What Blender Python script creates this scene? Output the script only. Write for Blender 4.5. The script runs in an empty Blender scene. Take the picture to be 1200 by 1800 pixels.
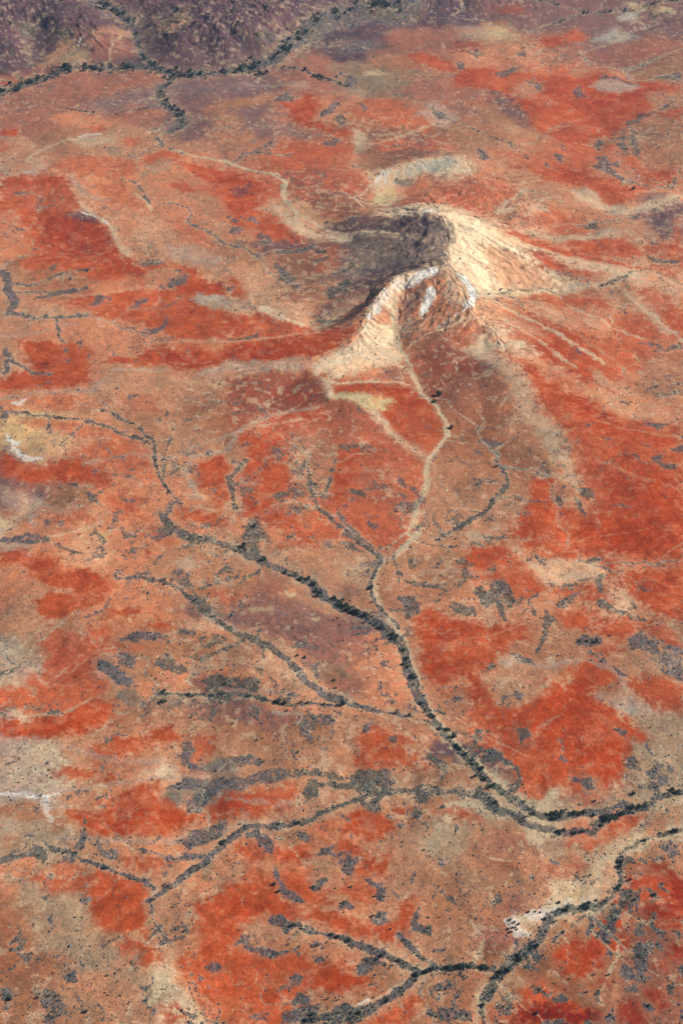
import bpy, math, random
import numpy as np
R = math.radians
rng = np.random.default_rng(7)
random.seed(7)
scene = bpy.context.scene
col = scene.collection

# ------------------------------------------------------------ camera, sky, sun, exposure
CAM_H, PITCH, F = 2000.0, R(37.0), 2500.0          # F in pixels of a 1200 x 1800 frame
cam_data = bpy.data.cameras.new("camera")
cam = bpy.data.objects.new("camera", cam_data)
col.objects.link(cam)
cam.location = (0, 0, CAM_H)
cam.rotation_euler = (R(90) - PITCH, 0, 0)
cam_data.sensor_fit = 'VERTICAL'
cam_data.sensor_height = 36.0
cam_data.lens = 50.0
cam_data.clip_start = 1.0
cam_data.clip_end = 400000.0
scene.camera = cam
SUN_EL, SUN_AZ = R(36), R(86)                        # azimuth from north (+Y) towards east (+X)
world = bpy.data.worlds.new("World")
scene.world = world
world.use_nodes = True
wn = world.node_tree
sky = wn.nodes.new('ShaderNodeTexSky')
sky.sky_type = 'NISHITA'
sky.sun_disc = False
sky.sun_elevation = SUN_EL
sky.sun_rotation = SUN_AZ
wn.links.new(sky.outputs[0], wn.nodes['Background'].inputs['Color'])
wn.nodes['Background'].inputs['Strength'].default_value = 0.058
sl = bpy.data.lights.new("sun", 'SUN')
sl.energy = 5.0
sl.angle = R(0.53)
sl.color = (1.0, 0.93, 0.80)
sun = bpy.data.objects.new("sun", sl)
col.objects.link(sun)
sun.rotation_euler = (R(90) - SUN_EL, 0, -SUN_AZ + math.pi)
sun.location = (3000, 0, 4000)
scene.view_settings.view_transform = 'Standard'
scene.view_settings.look = 'None'
scene.view_settings.gamma = 1.0
scene.view_settings.exposure = 0.48
scene.view_settings.use_curve_mapping = False

# ------------------------------------------------------------ numbers: rays, noise, distances
CP, SP = math.cos(PITCH), math.sin(PITCH)
def ray(u, v):
    a = (np.asarray(u, float) - 600) / F
    b = (900 - np.asarray(v, float)) / F
    return a, CP + b * SP, -SP + b * CP              # world direction x, y, z
def plane_hit(u, v, z=0.0):
    dx, dy, dz = ray(u, v)
    t = (z - CAM_H) / dz
    return dx * t, dy * t
def px_scale(y, z=0.0):                              # metres per pixel across, at that depth
    return (y * CP + (CAM_H - z) * SP) / F

def _hash(ix, iy, s):
    n = (ix.astype(np.int64) * 374761393 + iy.astype(np.int64) * 668265263 + s * 1442695041) & 0xffffffff
    n = ((n ^ (n >> 13)) * 1274126177) & 0xffffffff
    n = ((n ^ (n >> 16)) * 2246822519) & 0xffffffff
    return ((n ^ (n >> 15)) & 0xffff).astype(np.float32) / 65535.0
def vnoise(x, y, s=0):
    ix = np.floor(x); iy = np.floor(y)
    fx = (x - ix).astype(np.float32); fy = (y - iy).astype(np.float32)
    ix = ix.astype(np.int64); iy = iy.astype(np.int64)
    fx = fx * fx * fx * (fx * (fx * 6 - 15) + 10); fy = fy * fy * fy * (fy * (fy * 6 - 15) + 10)
    a = _hash(ix, iy, s); b = _hash(ix + 1, iy, s); c = _hash(ix, iy + 1, s); d = _hash(ix + 1, iy + 1, s)
    return (a + (b - a) * fx) * (1 - fy) + (c + (d - c) * fx) * fy
def fbm(x, y, wl, octs=4, s=0, gain=0.52, rot=0.6):
    """fractal noise in [-1, 1], first wavelength wl metres"""
    out = 0; amp = 1.0; tot = 0
    c, n = math.cos(rot), math.sin(rot)
    px, py = x / wl, y / wl
    for o in range(octs):
        out = out + amp * (vnoise(px + 17.3 * o, py - 9.1 * o, s + o) * 2 - 1)
        tot += amp; amp *= gain
        px, py = (px * c - py * n) * 2.03, (px * n + py * c) * 2.03
    return out / tot * 1.6
def smooth(a, b, x):
    t = np.clip((x - a) / (b - a), 0, 1)
    return t * t * (3 - 2 * t)
def seg_dist(X, Y, P, closed=False):
    n = len(P); d = np.full(X.shape, 1e18)
    for i in range(n if closed else n - 1):
        ax, ay = P[i]; bx, by = P[(i + 1) % n]
        ex, ey = bx - ax, by - ay
        L = ex * ex + ey * ey + 1e-9
        t = np.clip(((X - ax) * ex + (Y - ay) * ey) / L, 0, 1)
        d = np.minimum(d, (X - ax - t * ex) ** 2 + (Y - ay - t * ey) ** 2)
    return np.sqrt(d)
def inside(X, Y, P):
    n = len(P); c = np.zeros(X.shape, bool)
    for i in range(n):
        x0, y0 = P[i]; x1, y1 = P[(i + 1) % n]
        if y0 == y1: continue
        c ^= ((y0 > Y) != (y1 > Y)) & (X < (x1 - x0) * (Y - y0) / (y1 - y0) + x0)
    return c
def pts(s):
    return [tuple(float(q) for q in p.split(',')) for p in s.split()]
# ------------------------------------------------------------ relief: surveyed heights (where, metres)
HEIGHTS = """
768,374,98 758,380,92 785,400,84 792,430,76 787,460,74 776,472,74
745,471,68 708,482,58 686,495,50 667,515,42 650,545,40 641,575,38 612,600,32 572,630,21
640,668,19 690,670,14 800,478,68 825,500,56 836,520,50 829,545,40 810,560,32 780,582,24 745,597,18
738,505,64 699,600,20 722,640,13 740,690,8 785,745,4 750,830,0 670,580,31 660,615,25 620,640,26
545,672,6 556,690,4 520,665,5 572,712,5 579,698,13 620,710,10 655,722,8 600,735,3 640,760,3 560,735,2
600,412,16 600,440,11 540,420,5 745,395,93 745,420,84 745,445,74 765,415,95 765,445,86 722,395,83 722,420,74 722,445,66 700,398,66 700,420,60 700,442,52 675,400,51 675,425,46 675,450,39 650,410,35 650,440,28 625,412,24 625,440,19 660,465,30 600,505,10 630,530,10 590,545,6 560,575,4 620,580,14
700,379,50 655,383,28 610,392,16 570,405,6
770,345,30 740,345,26 690,355,12 655,350,4 820,350,24 870,365,24 905,395,24
660,302,18 720,286,24 790,284,25 845,292,22 900,305,16 640,335,3 700,322,8 760,322,14 960,340,8 620,290,1 800,265,3 700,262,1
820,385,70 870,402,44 920,428,28 980,450,14 1060,478,5 835,440,54 880,475,28 940,498,12 865,511,20 990,508,5
900,375,20 1000,400,8 1080,420,3 850,545,30 870,605,24 912,652,18 942,712,13 990,770,8 1012,830,4 1040,890,1
820,620,12 800,690,6 850,700,6 900,760,3 960,640,9 1040,700,4 1000,580,9 1100,560,4 1100,640,3 930,560,14 880,640,20
20,15,85 70,45,35 105,30,95 150,55,85 120,88,30 60,75,22 30,90,25 190,50,70 205,85,30 160,100,6 235,40,10 243,85,4
330,55,85 385,30,130 425,55,100 350,95,22 455,30,110 480,75,25 320,15,90 285,55,40 420,100,10 530,10,80 500,50,20
100,-40,130 300,-60,150 450,-60,160 600,-60,110 0,-60,120 200,-20,60 0,125,3 100,128,0 200,120,0 300,130,0 400,126,0 470,112,0
560,60,6 640,60,8 700,40,10 620,20,4 700,-40,60 850,-40,50 1000,-60,60 1200,-60,70 850,20,14 900,80,8 1000,100,4 1100,30,3 1200,40,12
60,190,4 200,175,6 150,235,9 240,225,3 60,270,6 350,230,8 290,200,0 420,210,8 460,260,5 560,250,4 640,200,9 700,225,8 760,180,12 850,185,16 905,215,12 860,240,10 960,250,2 1080,160,6 1040,200,0 1150,250,6
90,340,0 180,350,8 165,378,8 260,390,3 210,440,7 130,430,1 330,440,6 250,480,0 340,500,1 20,520,0 120,560,0 200,620,2 60,640,0
400,540,6 440,520,10 500,545,7 470,570,1 430,470,4 500,390,5 400,350,3 540,310,8 600,340,6 380,300,4
200,720,5 350,660,7 300,700,4 430,680,8 70,765,12 30,790,9 100,760,9 130,830,1 270,800,0 350,830,4 450,790,4 520,800,2 620,800,7 660,860,4 600,900,0 690,930,2 
400,900,3 300,930,0 150,980,2 100,1060,3 40,1140,5 250,1100,4 500,1100,12 450,1070,9 560,1140,8 600,1050,2 660,1150,4 560,1200,3 350,1200,5 400,1260,6 470,1258,7
800,900,5 850,850,4 930,900,6 850,940,6 1000,950,4 1100,900,6 1180,850,8 900,1010,4 1000,1000,3 800,1050,5 900,1100,6 820,1180,7 950,1180,3 1050,1150,4 1180,1100,6
700,1080,0 720,1160,0 760,1260,0 830,1340,0 900,1410,0 1000,1460,0 1180,1400,0 1000,1250,6 900,1250,6 1050,1330,7 950,1350,5 1150,1300,9 650,1310,5 500,1330,4 600,1400,1 
200,1300,4 50,1340,5 150,1420,3 250,1430,4 330,1340,3 450,1410,3 600,1460,4 750,1450,6 850,1490,7 750,1550,6 950,1520,6 500,1540,3 350,1650,4 250,1600,2 100,1650,6 50,1500,4
650,1620,4 550,1740,3 700,1780,3 850,1620,6 800,1760,3 960,1620,0 900,1690,0 1020,1670,5 1100,1650,4 1150,1550,5 1100,1780,4 1070,1500,0 1050,1560,1
-300,1500,8 -300,900,10 -300,400,8 -300,100,40 1500,100,30 1500,500,6 1500,900,8 1500,1500,6 300,2100,6 900,2100,5 300,-400,60 900,-400,40 -500,-300,80 1700,-300,60 -900,1400,0 2100,1400,0
"""
# crests and gully floors, followed step by step
CRESTS = """
768,374,118 778,386,112 785,400,106 790,415,100 792,430,97 789,447,95 776,470,93
776,470,93 745,471,84 708,482,72 686,495,62 667,515,54 650,545,47 641,575,42 620,597,34 590,618,25 553,650,15
792,458,94 806,480,86 825,498,74 836,518,64 830,542,54 812,560,40
768,374,118 735,374,98 700,379,70 655,383,40 610,392,19 570,404,7
768,374,118 800,380,108 835,390,88 870,402,66 920,425,42 975,448,25 1040,470,14 1100,488,8 1160,502,3
836,545,46 850,570,38 872,603,30 912,648,23 936,690,18 962,725,14 1000,768,10 1014,820,6
735,462,70 700,474,50 640,502,26 590,540,11 560,562,5
395,462,9 425,490,12 438,518,13 480,550,10 545,575,6
135,345,9 148,365,12 190,398,12 215,440,11 240,470,6
170,655,7 240,655,8 340,655,10 400,640,13 480,640,15 540,645,18
566,671,14 590,674,17 640,668,20 690,670,15
578,700,15 610,700,17 650,712,14 700,770,7 740,808,4
900,560,18 960,585,10 1020,610,6
850,440,62 900,470,36 950,492,20
640,300,8 668,300,20 720,287,26 790,283,27 845,290,24 900,303,18 960,330,9 1010,345,5
850,370,30 905,362,26 960,350,18
10,10,95 60,25,70 110,28,105 150,50,98 175,80,50 180,105,12
40,85,45 30,60,50 10,40,80
270,40,60 320,55,92 370,35,130 430,50,110 480,70,50 500,85,20
430,10,140 480,30,110 530,10,80
380,40,125 400,80,60 410,108,15
320,60,90 330,90,45 340,115,12
"""
GULLIES = """
712,505,54 700,540,36 695,565,26 696,595,17 712,622,12 724,650,9 738,690,5
880,397,44 950,424,20 1040,455,8 1110,470,3
765,500,70 757,530,50 742,565,32 722,600,18
838,470,60 860,505,24 920,510,14 990,510,6
650,524,18 610,545,9 565,570,4
620,424,12 560,428,4
850,610,18 840,680,5 820,760,1
50,62,28 52,90,15 50,110,6
235,45,10 245,90,4
405,62,70 430,90,25 440,108,8
350,70,60 362,95,25 370,118,6
"""
def _densify(block):
    out = []
    for l in block.strip().splitlines():
        q = [tuple(float(z) for z in p.split(',')) for p in l.split()]
        for a, b in zip(q[:-1], q[1:]):
            m = max(1, int(math.hypot(a[0] - b[0], 2 * (a[1] - b[1])) / 14))
            out += [tuple(a[i] + (b[i] - a[i]) * k / m for i in range(3)) for k in range(m)]
        out.append(q[-1])
    return np.array(out)
_lines = np.concatenate([_densify(CRESTS), _densify(GULLIES)])
_c = np.array([[float(q) for q in p.split(',')] for p in HEIGHTS.split()])
# a survey point gives way where a crest or gully passes
_keep = np.array([min((p[0] - _lines[:, 0]) ** 2 + 4 * (p[1] - _lines[:, 1]) ** 2) > 24 ** 2 for p in _c])
_c = np.concatenate([_c[_keep], _lines])
_hl = (_c[:, 1] > 360) & (_c[:, 1] < 760) & (_c[:, 0] > 520)
_c[_hl, 2] *= .86
_c[(_c[:, 1] < 112) & (_c[:, 0] < 640), 2] *= .62      # the far hills are lower and broader
_cx, _cy = plane_hit(_c[:, 0], _c[:, 1], _c[:, 2])
_ch = _c[:, 2]
_SM = 5.0
def _kern(x, y):
    d2 = (x[:, None] - _cx[None]) ** 2 + (y[:, None] - _cy[None]) ** 2
    return np.sqrt(d2 + _SM * _SM)
_n = len(_cx)
_A = np.zeros((_n + 1, _n + 1)); _A[:_n, :_n] = -_kern(_cx, _cy); _A[:_n, :_n] -= np.eye(_n) * 2.0
_A[:_n, _n] = 1; _A[_n, :_n] = 1
_w = np.linalg.solve(_A, np.append(_ch, 0))
def base_height(x, y):
    x = np.atleast_1d(np.asarray(x, float)); y = np.atleast_1d(np.asarray(y, float))
    out = np.empty(len(x))
    for i in range(0, len(x), 40000):
        out[i:i + 40000] = -_kern(x[i:i + 40000], y[i:i + 40000]) @ _w[:_n] + _w[_n]
    return np.clip(out, -12, 220)
def at(u, v):
    """ground point seen at a place of the survey picture: ray against the relief"""
    z = 0.0
    for k in range(14):
        x, y = plane_hit(u, v, z)
        z = 0.45 * z + 0.55 * float(base_height(x, y)[0])
    x, y = plane_hit(u, v, z)
    return float(x), float(y)
def at_poly(P):
    u = np.array([p[0] for p in P]); v = np.array([p[1] for p in P]); z = np.zeros(len(u))
    for k in range(14):
        x, y = plane_hit(u, v, z)
        z = 0.45 * z + 0.55 * base_height(x, y)
    x, y = plane_hit(u, v, z)
    return np.stack([x, y], 1), z
def rough(x, y, h):
    """erosion on top of the surveyed heights"""
    k = smooth(8, 60, h)
    g = 1 - np.abs(fbm(x + fbm(x, y, 90, 2, 51) * 25, y, 75, 4, 41))       # gullies
    low = 1 - k * .6
    r = fbm(x, y, 420, 3, 21) * 9.0 * low + fbm(x, y, 150, 4, 31) * 4.8 * low + (g - 0.7) * (5.0 + 9 * smooth(4800, 5600, y)) * k + fbm(x, y, 22, 3, 61) * (0.3 + 2.0 * k)
    far = smooth(6500, 9000, y)
    r = r + far * (1 - np.abs(fbm(x, y, 900, 5, 71))) * 90
    return r
def height(x, y, b=None):
    x = np.atleast_1d(np.asarray(x, float)); y = np.atleast_1d(np.asarray(y, float))
    if b is None: b = base_height(x, y)
    return b + rough(x, y, b) - flow_at(CARVE, x, y)

# ------------------------------------------------------------ the sheet: finer near, coarser far and beside
us = np.concatenate([np.linspace(-1700, -360, 60, endpoint=False), np.linspace(-360, -30, 60, endpoint=False),
                     np.arange(-30, 1230, 1.7), np.linspace(1230, 1560, 60, endpoint=False), np.linspace(1560, 2900, 61)])
vs = np.concatenate([np.array([-900, -880, -870, -860, -850, -820, -780, -740, -700, -650, -600, -550, -500, -450, -400, -350, -300, -260, -220, -190, -160, -135, -110, -90, -75, -60, -48, -38]),
                     np.arange(-30, 1830, 1.7), np.linspace(1832, 2000, 40), np.linspace(2010, 3400, 60)])
NU, NV = len(us), len(vs)
U, V = np.meshgrid(us, vs)
GX, GY = plane_hit(U.ravel(), V.ravel())
XX = GX; YY = GY
SC = px_scale(YY)                                    # metres per pixel, sets how coarse detail may be
HB = base_height(XX, YY)
ZR = HB + rough(XX, YY, HB)
print("sheet", NU, NV, NU * NV)
# ------------------------------------------------------------ the soil map
# colours as they look in full sun; turned into albedo below
COL = dict(
 R=(190,80,34), R2=(168,60,30), RO=(200,104,66), RM=(184,96,68), RD=(148,64,46), SD=(158,50,20), RX=(136,34,14), SC=(186,68,20),
 O=(208,138,102), PO=(218,164,128), T=(190,139,107), TD=(174,122,91), TB=(162,105,75), P=(226,200,168), W=(246,243,234),
 CR=(252,226,190), K=(204,184,154), KG=(172,148,122), OG=(150,132,110), Y=(216,184,136), YW=(226,206,158), PG=(188,163,146),
 M=(130,96,96), MD=(84,66,80), MR=(166,108,90), MB=(148,104,94), G=(120,120,126), GG=(110,116,108), GB=(104,98,100), BR=(140,88,70), V=(76,62,82), LG=(186,182,166),
)
# tones of the open country, one sample each
BASE = """
0,0,V 100,30,V 200,60,MD 300,80,MD 400,60,V 500,40,V 600,30,V 700,30,V 800,20,V 900,15,M 1000,30,M 1100,60,M 1200,30,M
0,100,V 100,110,MD 250,100,MD 350,110,MD 600,80,V 750,70,MR 880,70,TD 1000,90,MR 1150,90,MR 0,130,MR 100,140,MR
60,170,MR 150,160,MR 250,140,MR 250,170,M 330,160,M 380,150,M 330,220,M 450,150,M 560,160,MR 650,150,OG 750,150,MR 700,120,TD 560,115,MR
0,230,MR 60,210,MR 150,220,O 240,215,MR 100,250,TD 200,250,T 40,290,T 260,250,T 300,290,O 420,180,TD 400,220,TD 450,210,M 560,190,O 650,200,TD 720,210,O 800,230,TD 780,190,MR 860,220,TD 900,260,T
850,100,O 950,100,O 1050,90,MR 1150,110,TD 1000,150,RO 1180,240,TD 1100,260,TD 1000,280,RO 700,260,BR 560,280,RO 640,290,TD
0,310,PG 60,300,PG 140,300,O 200,320,O 280,330,O 300,380,O 240,400,PO 160,350,PO 360,350,T 300,440,T 380,450,T 0,390,O 40,450,O 100,510,O 200,540,O 0,560,T 100,590,O 0,620,T 250,570,O
420,340,RO 450,440,TD 500,380,PO 560,330,BR 480,500,PO 600,370,TD 560,450,BR 560,520,TD 640,440,GB 700,440,GB 640,330,O 700,320,PO 780,300,P 850,310,O 880,350,O 950,320,T
830,440,CR 870,480,CR 920,480,PO 960,500,O 860,400,P 920,420,PO 980,450,RO 1000,380,O 1060,360,O 1150,340,O 1150,370,M 1100,400,T 1050,500,T 1150,500,PO 1000,560,O 900,560,O 900,620,O 1000,640,RO 1100,600,RO 1180,560,RO 1100,680,O 1180,640,T
840,560,PO 860,600,P 760,560,TB 720,560,TB 680,560,O 660,600,O 620,610,PO 700,640,RO 640,650,RO 760,640,BR 800,640,BR 760,700,TB 820,720,TB 860,760,TB 800,780,TB 900,700,O 930,760,T 980,800,O 880,830,TD
0,700,O 100,700,O 200,680,T 300,670,T 400,660,T 300,720,TD 400,720,TB 480,700,TB 100,780,PO 60,760,Y 200,790,O 300,800,T 340,860,T 30,840,M 100,870,TD 200,880,O 260,860,O 430,760,TB 560,740,TB 520,850,T 620,780,O 700,860,O 580,820,TD 640,900,RO 760,860,T 800,900,T 860,880,T
40,920,PG 100,930,O 180,940,PO 250,930,O 330,910,O 350,990,T 250,980,O 100,960,O 0,1000,O 20,1060,T 0,1140,PG 40,1180,PG 100,1080,T 200,1100,O 300,1060,O 330,1120,TD 380,1160,T 250,1160,TD 300,1200,O 420,1010,TD 480,1040,MR 420,1060,M 500,1090,MB 560,1140,MB 620,1100,M 600,1000,T 640,970,T 560,960,T 450,900,O 430,940,T 480,1180,T 440,1190,O 600,1180,MR 660,1160,O 680,1200,O 520,1220,O
750,960,T 760,1000,TD 720,1020,TD 760,1060,T 850,950,T 820,1060,O 900,1060,O 950,1110,TD 1000,1060,O 940,1170,TD 1050,1010,PO 1120,1000,O 1100,1080,T 1150,1130,TD 1180,1180,KG 1100,1180,T 860,1200,T 900,1190,T 1150,960,RO 750,1120,O
50,1240,RO 0,1330,PG 60,1350,K 40,1380,PG 150,1330,T 200,1250,TD 300,1250,T 380,1270,T 400,1240,MB 500,1255,MR 560,1290,TD 450,1300,TD 450,1340,T 550,1330,T 600,1350,T 350,1320,T 250,1340,O 300,1350,PO 320,1370,GG 400,1370,GG 200,1370,T 120,1400,T 30,1430,TD 0,1470,KG 100,1470,T 200,1480,T 300,1470,T 370,1460,O 450,1430,T 550,1410,T 650,1420,T 500,1470,RO 600,1480,O 700,1480,T 760,1300,T 720,1280,TD 800,1350,V 760,1380,TD
760,1460,K 780,1480,KG 850,1460,KG 900,1470,TD 950,1490,T 850,1520,TD 800,1560,TD 900,1560,MR 950,1530,TD 1000,1430,KG 1050,1480,T 1060,1520,K 1100,1460,KG 1150,1440,T 1180,1420,T 1150,1360,KG 1150,1300,KG 1100,1260,T 1180,1240,T 1050,1390,T 900,1380,RO 850,1300,RO 940,1420,K
20,1520,KG 80,1580,KG 150,1620,KG 40,1600,TD 0,1560,O 0,1640,TB 50,1680,TB 100,1720,T 0,1760,TD 100,1780,TD 180,1680,T 240,1720,T 200,1760,T 300,1760,K 250,1560,T 330,1580,KG 320,1630,T 350,1540,T 400,1540,T 300,1520,O 420,1480,O
450,1560,RO 560,1530,T 650,1530,O 750,1530,T 750,1600,T 700,1560,T 550,1640,T 620,1690,O 420,1640,T 480,1690,RO 420,1760,O 500,1770,TD 700,1700,T 780,1640,T 800,1600,TD 800,1660,TD 700,1740,TD 820,1720,TB 800,1770,TB 860,1780,T
860,1600,TD 900,1640,TD 860,1660,MR 960,1560,T 930,1600,K 1020,1560,K 1000,1640,TB 950,1690,TB 900,1730,TB 1020,1720,TB 1080,1640,TD 1080,1700,TD 1100,1580,TB 1150,1540,TB 1150,1620,SC 1130,1720,BR 1180,1780,BR 950,1780,SC 1050,1780,BR 1080,1540,T 1180,1500,T 1040,1600,TB
-300,100,V -300,500,O -300,900,O -300,1300,T -300,1700,TD 1500,50,M 1500,400,O 1500,800,RO 1500,1200,T 1500,1700,BR 300,-200,V 900,-200,V 600,2100,T 0,2100,T 1100,2100,BR
"""
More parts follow.
